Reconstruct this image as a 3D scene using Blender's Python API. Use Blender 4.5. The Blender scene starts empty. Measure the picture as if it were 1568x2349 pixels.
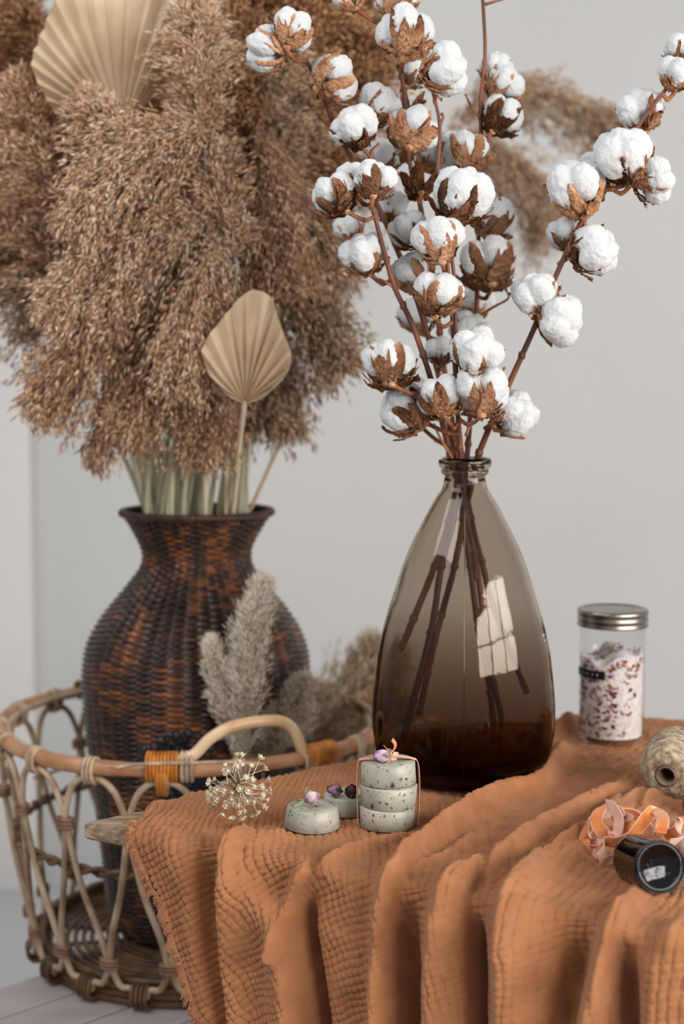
import bpy, bmesh, math, random
import numpy as np
from mathutils import Vector, Matrix
random.seed(7)
RNG = np.random.default_rng(11)
sc = bpy.context.scene
COL = sc.collection
PI = math.pi

# ------------------------------------------------------------------ camera
HC = 0.452                      # camera height above the table top (z = 0)
FPX = 3262.0                    # focal length in pixels of the 1568x2349 frame
PITCH = math.atan(294.5 / FPX)
cam_d = bpy.data.cameras.new('camera')
cam = bpy.data.objects.new('camera', cam_d)
COL.objects.link(cam)
cam.location = (0, 0, HC)
cam.rotation_euler = (PI / 2 - PITCH, 0, 0)
cam_d.sensor_fit = 'VERTICAL'
cam_d.sensor_height = 36.0
cam_d.sensor_width = 24.0
cam_d.lens = FPX * 36.0 / 2349.0
cam_d.clip_start = 0.05
cam_d.dof.use_dof = True
cam_d.dof.focus_distance = 1.42
cam_d.dof.aperture_fstop = 3.2
sc.camera = cam

# ------------------------------------------------------------------ world, lights, exposure
world = bpy.data.worlds.new('world')
sc.world = world
world.use_nodes = True
wn = world.node_tree.nodes
wl = world.node_tree.links
wn['Background'].inputs[0].default_value = (0.90, 0.94, 1.0, 1)
wn['Background'].inputs[1].default_value = 0.34
sc.view_settings.view_transform = 'Standard'
sc.view_settings.look = 'None'
sc.view_settings.gamma = 1.0
sc.view_settings.exposure = 0.0
sc.view_settings.use_curve_mapping = False
sc.cycles.max_bounces = 10
sc.cycles.transmission_bounces = 10
sc.cycles.transparent_max_bounces = 12
sc.cycles.glossy_bounces = 4
sc.cycles.diffuse_bounces = 3
sc.cycles.sample_clamp_indirect = 6.0


def area(name, loc, target, sx, sy, power, color=(1, 1, 1)):
    d = bpy.data.lights.new(name, 'AREA')
    d.shape = 'RECTANGLE'
    d.size = sx
    d.size_y = sy
    d.energy = power
    d.color = color
    o = bpy.data.objects.new(name, d)
    COL.objects.link(o)
    o.location = loc
    o.rotation_euler = (Vector(target) - Vector(loc)).to_track_quat('-Z', 'Y').to_euler()
    return o


WIN = Vector((2.15, -0.62, 0.86))
win_light = area('window_daylight', WIN, (0.1, 1.6, 0.15), 3.0, 1.25, 138, (1.0, 0.97, 0.93))
top_light = area('overhead_fill', (-1.2, 0.75, 2.1), (0.0, 1.9, 0.2), 1.8, 1.4, 34, (0.95, 0.97, 1.0))  # soft fill lamp added at upper left

# ------------------------------------------------------------------ projection helpers
CP, SP = math.cos(PITCH), math.sin(PITCH)


def ray(px, py):
    dx = (px - 784.0) / FPX
    dy = -(py - 1174.5) / FPX
    return Vector((dx, CP + dy * SP, -SP + dy * CP))


def P(px, py, Y):
    """the world point seen at pixel (px, py) at distance Y from the camera's wall"""
    r = ray(px, py)
    k = Y / r.y
    return Vector((r.x * k, Y, HC + r.z * k))


def G(px, py, z=0.0):
    r = ray(px, py)
    k = (z - HC) / r.z
    return Vector((r.x * k, r.y * k, z))


# ------------------------------------------------------------------ object helpers
MW = {}


def mw(o):
    return MW.get(o.name, Matrix.Identity(4)) if o else Matrix.Identity(4)


def tag(o, label, cat, group=None, kind=None):
    o['label'] = label
    o['category'] = cat
    if group:
        o['group'] = group
    if kind:
        o['kind'] = kind
    return o


def thing(name, loc, label, cat, group=None):
    o = bpy.data.objects.new(name, None)
    o.empty_display_size = 0.02
    COL.objects.link(o)
    o.location = loc
    MW[o.name] = Matrix.Translation(Vector(loc))
    return tag(o, label, cat, group)


class MB:
    def __init__(s):
        s.v = []
        s.f = []
        s.c = []

    def add(s, v, f, c=None):
        n = len(s.v)
        s.v.extend([tuple(q) for q in v])
        s.f.extend([tuple(i + n for i in q) for q in f])
        if c is not None:
            s.c.extend([tuple(c)] * len(v))
        return s

    def xf(s, M):
        s.v = [tuple(M @ Vector(q)) for q in s.v]
        return s


def mesh_np(name, V, F, smooth=True, cols=None, uvs=None):
    """V (n,3), F list of tuples or int array (m,k)"""
    me = bpy.data.meshes.new(name)
    V = np.asarray(V, dtype=np.float32).reshape(-1, 3)
    if isinstance(F, np.ndarray):
        k = F.shape[1]
        me.vertices.add(len(V))
        me.vertices.foreach_set('co', V.ravel())
        me.loops.add(F.size)
        me.loops.foreach_set('vertex_index', F.astype(np.int32).ravel())
        me.polygons.add(len(F))
        me.polygons.foreach_set('loop_start', (np.arange(len(F)) * k).astype(np.int32))
        me.polygons.foreach_set('loop_total', np.full(len(F), k, dtype=np.int32))
        me.update(calc_edges=True)
    else:
        me.from_pydata([tuple(map(float, q)) for q in V], [], F)
    if cols is not None:
        a = me.color_attributes.new('tone', 'FLOAT_COLOR', 'POINT')
        c = np.asarray(cols, dtype=np.float32).reshape(-1, 3)
        a.data.foreach_set('color', np.hstack([c, np.ones((len(c), 1), dtype=np.float32)]).ravel())
    if uvs is not None:
        uv = me.uv_layers.new(name='UVMap')
        li = np.empty(len(me.loops), dtype=np.int32)
        me.loops.foreach_get('vertex_index', li)
        uv.data.foreach_set('uv', np.asarray(uvs, dtype=np.float32)[li].ravel())
    if smooth:
        me.polygons.foreach_set('use_smooth', np.ones(len(me.polygons), dtype=bool))
    me.update()
    return me


def put(name, me, mat, parent=None, M=None):
    """link a mesh as an object; M = world matrix (mesh data is in that frame)"""
    o = bpy.data.objects.new(name, me)
    COL.objects.link(o)
    M = M if M is not None else Matrix.Identity(4)
    if parent is not None:
        o.parent = parent
        o.matrix_basis = mw(parent).inverted() @ M
    else:
        o.matrix_basis = M
    MW[o.name] = M.copy()
    if mat is not None and not me.materials:
        me.materials.append(mat)
    return o


def wobj(name, V, F, mat, parent=None, smooth=True, cols=None, uvs=None, origin=None):
    """world-space vertices -> object whose origin is its parent's place (or origin)"""
    if origin is None:
        origin = mw(parent).translation if parent is not None else Vector((0, 0, 0))
    V = np.asarray(V, dtype=np.float64).reshape(-1, 3) - np.array(origin)
    return put(name, mesh_np(name, V, F, smooth, cols, uvs), mat, parent, Matrix.Translation(origin))


def mobj(name, mb, mat, parent=None, smooth=True, origin=None):
    return wobj(name, np.array(mb.v), mb.f, mat, parent, smooth, mb.c if mb.c else None, None, origin)


def spline(pts, n, closed=False):
    """Catmull-Rom through pts (tuples of any length), n samples per span"""
    p = np.array([tuple(q) for q in pts], dtype=float)
    m = len(p)
    out = []
    spans = m if closed else m - 1
    for i in range(spans):
        if closed:
            a, b, c, d = p[(i - 1) % m], p[i], p[(i + 1) % m], p[(i + 2) % m]
        else:
            a = p[i - 1] if i > 0 else 2 * p[0] - p[1]
            b, c = p[i], p[i + 1]
            d = p[i + 2] if i + 2 < m else 2 * p[-1] - p[-2]
        for k in range(n):
            t = k / n
            out.append(0.5 * ((2 * b) + (-a + c) * t + (2 * a - 5 * b + 4 * c - d) * t * t + (-a + 3 * b - 3 * c + d) * t ** 3))
    if not closed:
        out.append(p[-1])
    return np.array(out)


def frames(pts, closed=False):
    pts = np.asarray(pts, dtype=float)
    n = len(pts)
    T = np.zeros_like(pts)
    if closed:
        T = np.roll(pts, -1, 0) - np.roll(pts, 1, 0)
    else:
        T[1:-1] = pts[2:] - pts[:-2]
        T[0] = pts[1] - pts[0]
        T[-1] = pts[-1] - pts[-2]
    T /= np.linalg.norm(T, axis=1)[:, None] + 1e-12
    N = np.zeros_like(pts)
    up = np.array([0, 0, 1.0]) if abs(T[0][2]) < 0.9 else np.array([1.0, 0, 0])
    nn = up - T[0] * up.dot(T[0])
    nn /= np.linalg.norm(nn)
    for i in range(n):
        nn = nn - T[i] * nn.dot(T[i])
        nn /= np.linalg.norm(nn) + 1e-12
        N[i] = nn
    B = np.cross(T, N)
    return T, N, B


def tube(mb, pts, r, seg=8, closed=False, caps=True, col=None, flat=1.0):
    pts = np.asarray(pts, dtype=float)
    n = len(pts)
    r = np.full(n, r, dtype=float) if np.isscalar(r) else np.asarray(r, dtype=float)
    T, N, B = frames(pts, closed)
    base = len(mb.v)
    a = np.arange(seg) * 2 * PI / seg
    V = pts[:, None, :] + r[:, None, None] * (np.cos(a)[None, :, None] * N[:, None, :] * flat + np.sin(a)[None, :, None] * B[:, None, :])
    mb.v.extend(map(tuple, V.reshape(-1, 3)))
    if col is not None:
        mb.c.extend([tuple(col)] * (n * seg))
    for i in range(n if closed else n - 1):
        j = (i + 1) % n
        for k in range(seg):
            l = (k + 1) % seg
            mb.f.append((base + i * seg + k, base + i * seg + l, base + j * seg + l, base + j * seg + k))
    if caps and not closed:
        mb.f.append(tuple(base + k for k in reversed(range(seg))))
        mb.f.append(tuple(base + (n - 1) * seg + k for k in range(seg)))
    return mb


def lathe(prof, seg=64, center=(0, 0, 0), wob=None, cap0=True, cap1=True, closed=False):
    """prof: list of (r, z). returns V, F (list)"""
    V = []
    F = []
    n = len(prof)
    for i, (r, z) in enumerate(prof):
        for k in range(seg):
            a = 2 * PI * k / seg
            rr = r * (1 + (wob(a, z) if wob else 0))
            V.append((center[0] + rr * math.cos(a), center[1] + rr * math.sin(a), center[2] + z))
    m = n if closed else n - 1
    for i in range(m):
        j = (i + 1) % n
        for k in range(seg):
            l = (k + 1) % seg
            F.append((i * seg + k, i * seg + l, j * seg + l, j * seg + k))
    if not closed:
        if cap0:
            F.append(tuple(reversed(range(seg))))
        if cap1:
            F.append(tuple((n - 1) * seg + k for k in range(seg)))
    return V, F


def dens(prof, n=4):
    return [tuple(q) for q in spline(prof, n)]


def boxmb(mb, x0, x1, y0, y1, z0, z1, M=None, b=0.0):
    v = [(x0 + b, y0 + b, z0), (x1 - b, y0 + b, z0), (x1 - b, y1 - b, z0), (x0 + b, y1 - b, z0),
         (x0, y0, z0 + b), (x1, y0, z0 + b), (x1, y1, z0 + b), (x0, y1, z0 + b),
         (x0, y0, z1 - b), (x1, y0, z1 - b), (x1, y1, z1 - b), (x0, y1, z1 - b),
         (x0 + b, y0 + b, z1), (x1 - b, y0 + b, z1), (x1 - b, y1 - b, z1), (x0 + b, y1 - b, z1)]
    if M is not None:
        v = [tuple(M @ Vector(q)) for q in v]
    f = [(3, 2, 1, 0), (12, 13, 14, 15)]
    for a in (0, 4, 8):
        for k in range(4):
            l = (k + 1) % 4
            f.append((a + k, a + l, a + 4 + l, a + 4 + k))
    mb.add(v, f)
    return mb


def noise2(x, y, cell, seed=0):
    """smooth value noise on arrays, range -1..1"""
    g = np.random.default_rng(seed).uniform(-1, 1, (256, 256))
    u = np.asarray(x) / cell + 1000.0
    v = np.asarray(y) / cell + 1000.0
    i = np.floor(u).astype(int)
    j = np.floor(v).astype(int)
    fu = u - i
    fv = v - j
    fu = fu * fu * (3 - 2 * fu)
    fv = fv * fv * (3 - 2 * fv)
    i0, i1, j0, j1 = i % 256, (i + 1) % 256, j % 256, (j + 1) % 256
    return (g[i0, j0] * (1 - fu) * (1 - fv) + g[i1, j0] * fu * (1 - fv) + g[i0, j1] * (1 - fu) * fv + g[i1, j1] * fu * fv)


# ------------------------------------------------------------------ materials
def srgb(r, g, b):
    def f(c):
        c /= 255.0
        return c / 12.92 if c <= 0.04045 else ((c + 0.055) / 1.055) ** 2.4
    return (f(r), f(g), f(b), 1.0)


def mat(name, c1, c2=None, scale=20.0, rough=0.6, spec=0.3, bump=0.0, bscale=80.0, attr=False, stretch=(1, 1, 1),
        metal=0.0, sheen=0.0, sss=0.0, trans=0.0, ramp=(0.35, 0.65), bdist=0.002, detail=6.0, coat=0.0, transl=0.0):
    m = bpy.data.materials.new(name)
    m.use_nodes = True
    nt = m.node_tree
    N, L = nt.nodes, nt.links
    b = N['Principled BSDF']
    b.inputs['Roughness'].default_value = rough
    b.inputs['Specular IOR Level'].default_value = spec
    b.inputs['Metallic'].default_value = metal
    b.inputs['Sheen Weight'].default_value = sheen
    b.inputs['Sheen Roughness'].default_value = 0.5
    b.inputs['Coat Weight'].default_value = coat
    if sss:
        b.inputs['Subsurface Weight'].default_value = sss
        b.inputs['Subsurface Radius'].default_value = (0.01, 0.008, 0.006)
        b.inputs['Subsurface Scale'].default_value = 0.6
    b.inputs['Transmission Weight'].default_value = trans
    tc = N.new('ShaderNodeTexCoord')
    mp = N.new('ShaderNodeMapping')
    mp.inputs['Scale'].default_value = stretch
    L.new(tc.outputs['Object'], mp.inputs['Vector'])
    col = None
    if attr:
        at = N.new('ShaderNodeVertexColor')
        at.layer_name = 'tone'
        col = at.outputs['Color']
    elif c2 is not None:
        nz = N.new('ShaderNodeTexNoise')
        nz.inputs['Scale'].default_value = scale
        nz.inputs['Detail'].default_value = detail
        L.new(mp.outputs['Vector'], nz.inputs['Vector'])
        rp = N.new('ShaderNodeValToRGB')
        rp.color_ramp.elements[0].position = ramp[0]
        rp.color_ramp.elements[1].position = ramp[1]
        rp.color_ramp.elements[0].color = c1
        rp.color_ramp.elements[1].color = c2
        L.new(nz.outputs['Fac'], rp.inputs['Fac'])
        col = rp.outputs['Color']
    if col is not None:
        L.new(col, b.inputs['Base Color'])
    else:
        b.inputs['Base Color'].default_value = c1
    if bump:
        n2 = N.new('ShaderNodeTexNoise')
        n2.inputs['Scale'].default_value = bscale
        n2.inputs['Detail'].default_value = 4.0
        L.new(mp.outputs['Vector'], n2.inputs['Vector'])
        bp = N.new('ShaderNodeBump')
        bp.inputs['Strength'].default_value = bump
        bp.inputs['Distance'].default_value = bdist
        L.new(n2.outputs['Fac'], bp.inputs['Height'])
        L.new(bp.outputs['Normal'], b.inputs['Normal'])
    if transl:
        out = N['Material Output']
        tr = N.new('ShaderNodeBsdfTranslucent')
        if col is not None:
            L.new(col, tr.inputs['Color'])
        else:
            tr.inputs['Color'].default_value = c1
        mx = N.new('ShaderNodeMixShader')
        mx.inputs[0].default_value = transl
        L.new(b.outputs[0], mx.inputs[1])
        L.new(tr.outputs[0], mx.inputs[2])
        L.new(mx.outputs[0], out.inputs['Surface'])
    return m


M_wall = mat('wall_paint', srgb(198, 196, 193), srgb(200, 198, 195), 3, rough=0.9, spec=0.1, bump=0.05, bscale=60)
M_wall_l = mat('wall_paint_left', srgb(226, 221, 215), rough=0.9, spec=0.1)
M_floor = mat('floor_paint', srgb(196, 196, 194), srgb(202, 201, 199), 4, rough=0.6)
M_plank = mat('painted_plank', srgb(166, 155, 151), srgb(176, 166, 162), 9, rough=0.45, spec=0.4, bump=0.1, bscale=30, stretch=(1, 4, 1))
M_board = mat('weathered_board', srgb(122, 98, 78), srgb(178, 152, 126), 22, rough=0.8, bump=0.5, bscale=60, stretch=(1, 9, 9))
M_cloth = None
M_fringe = mat('cloth_thread', srgb(196, 134, 92), srgb(170, 106, 66), 60, rough=0.9, sheen=0.3, spec=0.1)
M_stem = mat('cotton_stem', srgb(58, 30, 24), srgb(134, 76, 52), 38, rough=0.5, spec=0.4, bump=0.4, bscale=140, stretch=(1, 1, .25))
M_twig = mat('cotton_twig', srgb(96, 54, 34), srgb(172, 112, 72), 60, rough=0.6, spec=0.3, bump=0.3, bscale=200)
M_lint = mat('cotton_lint', srgb(206, 206, 205), srgb(214, 214, 213), 30, rough=1.0, spec=0.0, bump=0.22, bscale=9, bdist=0.04, sss=0.15)
M_husk = mat('cotton_husk', srgb(176, 114, 74), srgb(232, 180, 138), 1.8, rough=0.65, spec=0.3, bump=0.5, bscale=7, bdist=0.04, ramp=(0.30, 0.68))
M_reed = mat('reed_spikelet', (0.4, 0.3, 0.2, 1), rough=0.8, spec=0.15, attr=True, transl=0.35)
M_stalk = mat('reed_stalk', srgb(178, 178, 150), srgb(222, 206, 172), 24, rough=0.5, spec=0.3, stretch=(1, 1, .15), bump=0.2, bscale=80)
M_stalk_tan = mat('reed_stalk_tan', srgb(176, 146, 108), srgb(202, 172, 132), 24, rough=0.55, stretch=(1, 1, .15))
M_palm = mat('dried_palm', srgb(232, 208, 176), srgb(250, 234, 208), 14, rough=0.7, spec=0.2, bump=0.25, bscale=60, transl=0.15)
M_rattan = mat('rattan_pale', srgb(150, 118, 92), srgb(204, 180, 148), 26, rough=0.42, spec=0.45, bump=0.15, bscale=60)
M_rattan_rim = mat('rattan_rim', srgb(150, 96, 60), srgb(196, 146, 106), 20, rough=0.4, spec=0.5, bump=0.15, bscale=50)
M_rattan_handle = mat('rattan_handle', srgb(198, 156, 112), srgb(226, 196, 158), 18, rough=0.35, spec=0.5)
M_rattan_dark = mat('rattan_dark', srgb(66, 44, 28), srgb(128, 90, 58), 30, rough=0.45, spec=0.4, bump=0.3, bscale=60)
M_bind = mat('rattan_binding', srgb(116, 82, 60), srgb(158, 122, 94), 60, rough=0.5, spec=0.4, bump=0.3, bscale=90)
M_bind_pale = mat('rattan_binding_pale', srgb(150, 124, 102), srgb(200, 172, 142), 60, rough=0.5, spec=0.4)
M_bind_orange = mat('rattan_binding_orange', srgb(150, 78, 16), srgb(206, 128, 44), 70, rough=0.35, spec=0.5, stretch=(1, 1, .3))
M_ribbon_tail = mat('ribbon_satin_peach', srgb(232, 184, 160), srgb(238, 198, 176), 30, rough=0.45, spec=0.3, sheen=0.2)
# ------------------------------------------------------------------ the room
ZF = -0.785          # floor
ZB = -0.330          # top of the white plank bench
YW = 3.42            # back wall


def struct(name, mb, m):
    o = mobj(name, mb, m, smooth=False)
    o['kind'] = 'structure'
    return o


XL = -0.745
struct('wall_back', boxmb(MB(), -2.6, 3.4, YW, YW + 0.1, ZF, 2.0), M_wall)
struct('wall_left', boxmb(MB(), XL - 0.6, XL, YW - 0.035, YW - 0.0005, ZF + 0.001, 1.999), M_wall_l)
struct('floor', boxmb(MB(), -2.6, 3.4, -1.6, YW + 0.1, ZF - 0.05, ZF - 0.0005), M_floor)
# the window the daylight comes through: frame and glazing bars in front of the light
wf = MB()
Mw = Matrix.Translation(WIN) @ win_light.rotation_euler.to_matrix().to_4x4()
for (x0, x1, y0, y1) in [(-1.58, -1.5, -0.70, 0.70), (1.5, 1.58, -0.70, 0.70), (-1.58, 1.58, -0.70, -0.63), (-1.58, 1.58, 0.63, 0.70),
                         (-0.54, -0.46, -0.63, 0.63), (0.46, 0.54, -0.63, 0.63), (-1.5, 1.5, 0.12, 0.165)]:
    boxmb(wf, x0, x1, y0, y1, -0.06, -0.012, Mw)
struct('window_1', wf, mat('window_frame', srgb(190, 185, 178), rough=0.5))

# ------------------------------------------------------------------ white plank bench
ang_b = math.radians(43)
db = Vector((math.cos(ang_b), math.sin(ang_b), 0))
nb = Vector((math.sin(ang_b), -math.cos(ang_b), 0))      # towards the camera
far0 = G(0, 2263, ZB)
bench = thing('plank_bench', (far0.x + 0.3, far0.y - 0.1, ZF), 'low bench of pale painted planks under the rattan basket and the draped table', 'bench')
Mb = Matrix(((db.x, nb.x, 0, far0.x), (db.y, nb.y, 0, far0.y), (0, 0, 1, 0), (0, 0, 0, 1)))
wpl = 0.082
for k in range(8):
    boxm = boxmb(MB(), -0.55, 1.05, k * wpl + 0.002, (k + 1) * wpl - 0.002, ZB - 0.022, ZB, Mb, 0.003)
    mobj('plank', boxm, M_plank, bench, False)
for (x, y) in ((-0.4, 0.06), (0.9, 0.06), (-0.4, 0.55), (0.9, 0.55)):
    mobj('leg', boxmb(MB(), x - 0.03, x + 0.03, y - 0.03, y + 0.03, ZF, ZB - 0.022, Mb), M_plank, bench, False)

# ------------------------------------------------------------------ table: weathered board on legs
A0 = G(190, 1887)
B0 = G(1568, 2150)
C0 = G(1320, 1650)
D0 = G(1700, 1668)
E1 = (B0 - A0).normalized()                     # along the front edge
NO = Vector((E1.y, -E1.x, 0))                   # outward, towards the camera
if NO.y > 0:
    NO = -NO
B1 = A0 + E1 * 0.92
D1 = Vector((0.62, C0.y + (0.62 - C0.x) * (D0.y - C0.y) / (D0.x - C0.x), 0))
table = thing('wooden_table', (0.1, 1.5, ZB), 'weathered wooden table with a pointed bare corner showing beside the rust cloth', 'table')
TH = 0.0175
poly = [A0, B1, D1, C0]
if True:
    mb = MB()
    bm = bmesh.new()
    vs = [bm.verts.new((p.x, p.y, -TH)) for p in poly]
    f = bm.faces.new(vs)
    r = bmesh.ops.extrude_face_region(bm, geom=[f])
    bmesh.ops.translate(bm, verts=[q for q in r['geom'] if isinstance(q, bmesh.types.BMVert)], vec=(0, 0, TH))
    bmesh.ops.recalc_face_normals(bm, faces=bm.faces)
    bmesh.ops.bevel(bm, geom=[e for e in bm.edges], offset=0.0022, segments=2, affect='EDGES')
    bm.transform(Matrix.Translation(-mw(table).translation))
    me = bpy.data.meshes.new('tabletop')
    bm.to_mesh(me)
    bm.free()
    put('tabletop', me, M_board, table, Matrix.Translation(mw(table).translation))
for q in (A0 * 0.62 + C0 * 0.20 + B1 * 0.18, A0 * 0.2 + B1 * 0.74 + D1 * 0.06, A0 * 0.1 + C0 * 0.72 + B1 * 0.18):
    mobj('leg', boxmb(MB(), q.x - 0.018, q.x + 0.018, q.y - 0.018, q.y + 0.018, ZB, -TH - 0.0002, None, 0.002), M_board, table, False)

# ------------------------------------------------------------------ the rust gauze cloth
ZC = 0.006
RC = 0.012                   # radius of the bend over the edge
OFF = 0.010                  # hang distance in front of the board


def inv(px, py, h=0.0):
    """pixel -> (s, t) on the sheet: s along the front edge, t inwards < 0 < down the hanging part"""
    r = ray(px, py)
    o = Vector((0, 0, HC))
    c0 = OFF - RC
    zc = ZC - RC

    def prof(k):
        q = o + r * k
        out = (q - A0).dot(NO)
        hh = h * (1 + 0.45 * min(1.0, max(0.0, (ZC + h - q.z) / 0.03)))
        if out <= c0:
            return q.z - ZC - hh, q, out
        if q.z <= zc:
            return out - OFF - hh, q, out
        return math.hypot(out - c0, q.z - zc) - RC - hh, q, out
    k = 0.8
    while prof(k)[0] > 0 and k < 4:
        k += 0.01
    lo, hi = k - 0.01, k
    for _ in range(30):
        m = (lo + hi) / 2
        if prof(m)[0] > 0:
            lo = m
        else:
            hi = m
    _, q, out = prof(lo)
    s = (q - A0).dot(E1)
    if out <= c0:
        return (s, out)
    if q.z <= zc:
        return (s, c0 + RC * PI / 2 + zc - q.z)
    return (s, c0 + RC * math.atan2(out - c0, q.z - zc))


def line(pix, n=8, h=0.0):
    st = [inv(p[0], p[1], h * (p[2] if len(p) > 2 else 1.0)) for p in pix]
    ex = [p[2] if len(p) > 2 else 1.0 for p in pix]
    return spline([(a, b, h) for (a, b), h in zip(st, ex)], n)


# height of ridges (mm), widths left / right of the line's direction of travel (m)
RIDGES = [
    # pixels (x, y, strength), height, w_left, w_right
    ([(655, 1903, .3), (600, 1890, .8), (545, 1897, 1), (508, 1935, 1), (503, 2010, .95), (506, 2100, .8), (510, 2200, .7), (522, 2300, .6), (535, 2420, .5)], .022, .0100, .020),
    ([(540, 2010, .2), (585, 2070, .6), (620, 2140, .9), (638, 2220, 1), (646, 2320, 1), (652, 2420, 1)], .019, .032, .010),
    ([(940, 1905, .3), (860, 1922, .7), (780, 1940, .8), (715, 1975, 1), (672, 2030, 1.0), (650, 2100, 1.0), (640, 2180, 1)], .016, .010, .010),
    ([(1290, 1700, .5), (1235, 1772, 1), (1150, 1795, 1), (1080, 1825, 1), (1010, 1872, 1), (940, 1925, 1), (893, 1975, 1), (868, 2040, 1), (858, 2120, 1.1), (852, 2230, 1.2), (850, 2349, 1.2), (850, 2420, 1)], .021, .0125, .0125),
    ([(1090, 1905, .2), (1030, 1945, .8), (975, 1975, .8), (925, 2000, .5)], .007, .008, .008),
    ([(1470, 1768, .15), (1400, 1795, .8), (1300, 1845, 1), (1220, 1885, 1), (1140, 1935, .9), (1060, 1975, .9), (1010, 2020, 1), (990, 2090, 1), (983, 2180, 1), (978, 2290, .9), (976, 2420, .9)], .021, .012, .020),
    ([(1480, 1818, .15), (1430, 1842, .7), (1340, 1885, 1), (1270, 1925, 1), (1200, 1975, 1), (1158, 2030, 1), (1140, 2090, 1.1), (1138, 2180, 1.2), (1140, 2290, 1.1), (1145, 2420, 1)], .023, .012, .026),
    ([(1500, 1990, .2), (1450, 2040, .6), (1405, 2085, 1), (1388, 2130, 1.2), (1375, 2200, 1.2), (1350, 2290, 1.2), (1330, 2349, 1.2), (1320, 2420, 1)], .020, .012, .014),
    ([(1568, 2110, .3), (1530, 2150, .8), (1500, 2230, 1), (1490, 2349, 1), (1490, 2420, 1)], .012, .014, .02),
    # small folds gathered below the spool
    ([(1500, 1795, .7), (1455, 1830, 1), (1400, 1868, .8), (1370, 1890, .2)], .006, .007, .007),
    ([(1420, 1832, .8), (1395, 1850, 1), (1360, 1895, .6)], .012, .007, .007),
    ([(1535, 1822, .5), (1500, 1822, 1), (1482, 1840, 1), (1478, 1885, .5)], .007, .007, .007),
    ([(1568, 1890, .6), (1540, 1900, .9), (1500, 1930, .5)], .008, .012, .010),
    # hump at the back, left of the jar
    ([(1275, 1665, .7), (1300, 1635, 1), (1318, 1640, .7)], .020, .014, .010),
    ([(760, 1728, .2), (900, 1712, .6), (1000, 1705, .6)], .008, .02, .02),
    # left flap body
    ([(330, 1900, .3), (380, 1930, .8), (410, 2000, .8), (440, 2100, .8), (455, 2200, .8), (480, 2349, .8)], .008, .02, .02),
]
CREASES = [
    ([(560, 1878, .2), (508, 1890, .7), (478, 1935, 1), (468, 2000, 1), (474, 2080, 1), (478, 2180, 1), (505, 2290, .9), (520, 2420, .9)], .016, .008, .010),
    ([(660, 1925, .2), (600, 1925, .8), (565, 1950, .8), (560, 1985, .5)], .008, .007, .007),
    ([(760, 1965, .2), (715, 2010, .7), (688, 2080, 1), (695, 2180, 1.2), (710, 2280, 1.3), (720, 2420, 1.3)], .026, .008, .012),
    ([(960, 2000, .2), (920, 2060, .8), (912, 2140, 1.1), (918, 2230, 1.3), (924, 2349, 1.4), (924, 2420, 1.4)], .026, .011, .014),
    ([(1150, 1950, .2), (1110, 1995, .5), (1090, 2060, .9), (1092, 2150, 1.2), (1095, 2260, 1.2), (1098, 2420, 1.2)], .022, .006, .006),
    ([(1325, 2120, .3), (1322, 2200, .8), (1305, 2300, 1), (1300, 2420, 1)], .018, .012, .012),
    ([(1415, 2120, .3), (1424, 2180, .9), (1432, 2260, 1), (1440, 2420, 1)], .022, .008, .010),
    ([(1130, 1870, .3), (1060, 1912, 1), (990, 1955, .8)], .005, .006, .006),
    ([(1420, 1812, .5), (1340, 1852, 1), (1270, 1892, .8), (1190, 1930, .4)], .006, .005, .005),
    ([(1440, 1935, .3), (1380, 1930, .9), (1320, 1955, 1), (1250, 1990, .6)], .009, .007, .010),
]
FEAT = [(line(p, 8, h * .9), h, wl_, wr_) for p, h, wl_, wr_ in RIDGES] + [(line(p), -h, wl_, wr_) for p, h, wl_, wr_ in CREASES]
# flat places where things stand (x, y, radius)
FLAT = []


def fold_height(S, T):
    H = np.zeros_like(S)
    for ln, h, w1, w2 in FEAT:
        wmax = max(w1, w2)
        s0, s1 = ln[:, 0].min() - 4 * wmax, ln[:, 0].max() + 4 * wmax
        t0, t1 = ln[:, 1].min() - 4 * wmax, ln[:, 1].max() + 4 * wmax
        m = (S > s0) & (S < s1) & (T > t0) & (T < t1)
        if not m.any():
            continue
        s, t = S[m], T[m]
        best = np.full(s.shape, 1e9)
        side = np.zeros_like(s)
        stv = np.zeros_like(s)
        for i in range(len(ln) - 1):
            a, b = ln[i], ln[i + 1]
            ds, dt = b[0] - a[0], b[1] - a[1]
            L2 = ds * ds + dt * dt + 1e-12
            u = np.clip(((s - a[0]) * ds + (t - a[1]) * dt) / L2, 0, 1)
            ex, ey = s - (a[0] + u * ds), t - (a[1] + u * dt)
            d2 = ex * ex + ey * ey
            up = d2 < best
            best = np.where(up, d2, best)
            side = np.where(up, ds * ey - dt * ex, side)
            stv = np.where(up, a[2] + (b[2] - a[2]) * u, stv)
        d = np.sqrt(best)
        w = np.where(side > 0, w1, w2) * (0.74 + 0.26 * np.clip(t / 0.03, 0, 1))
        pr = np.exp(-(d / w) ** 2 * 0.9)
        H[m] += h * stv * pr
    return H


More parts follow.
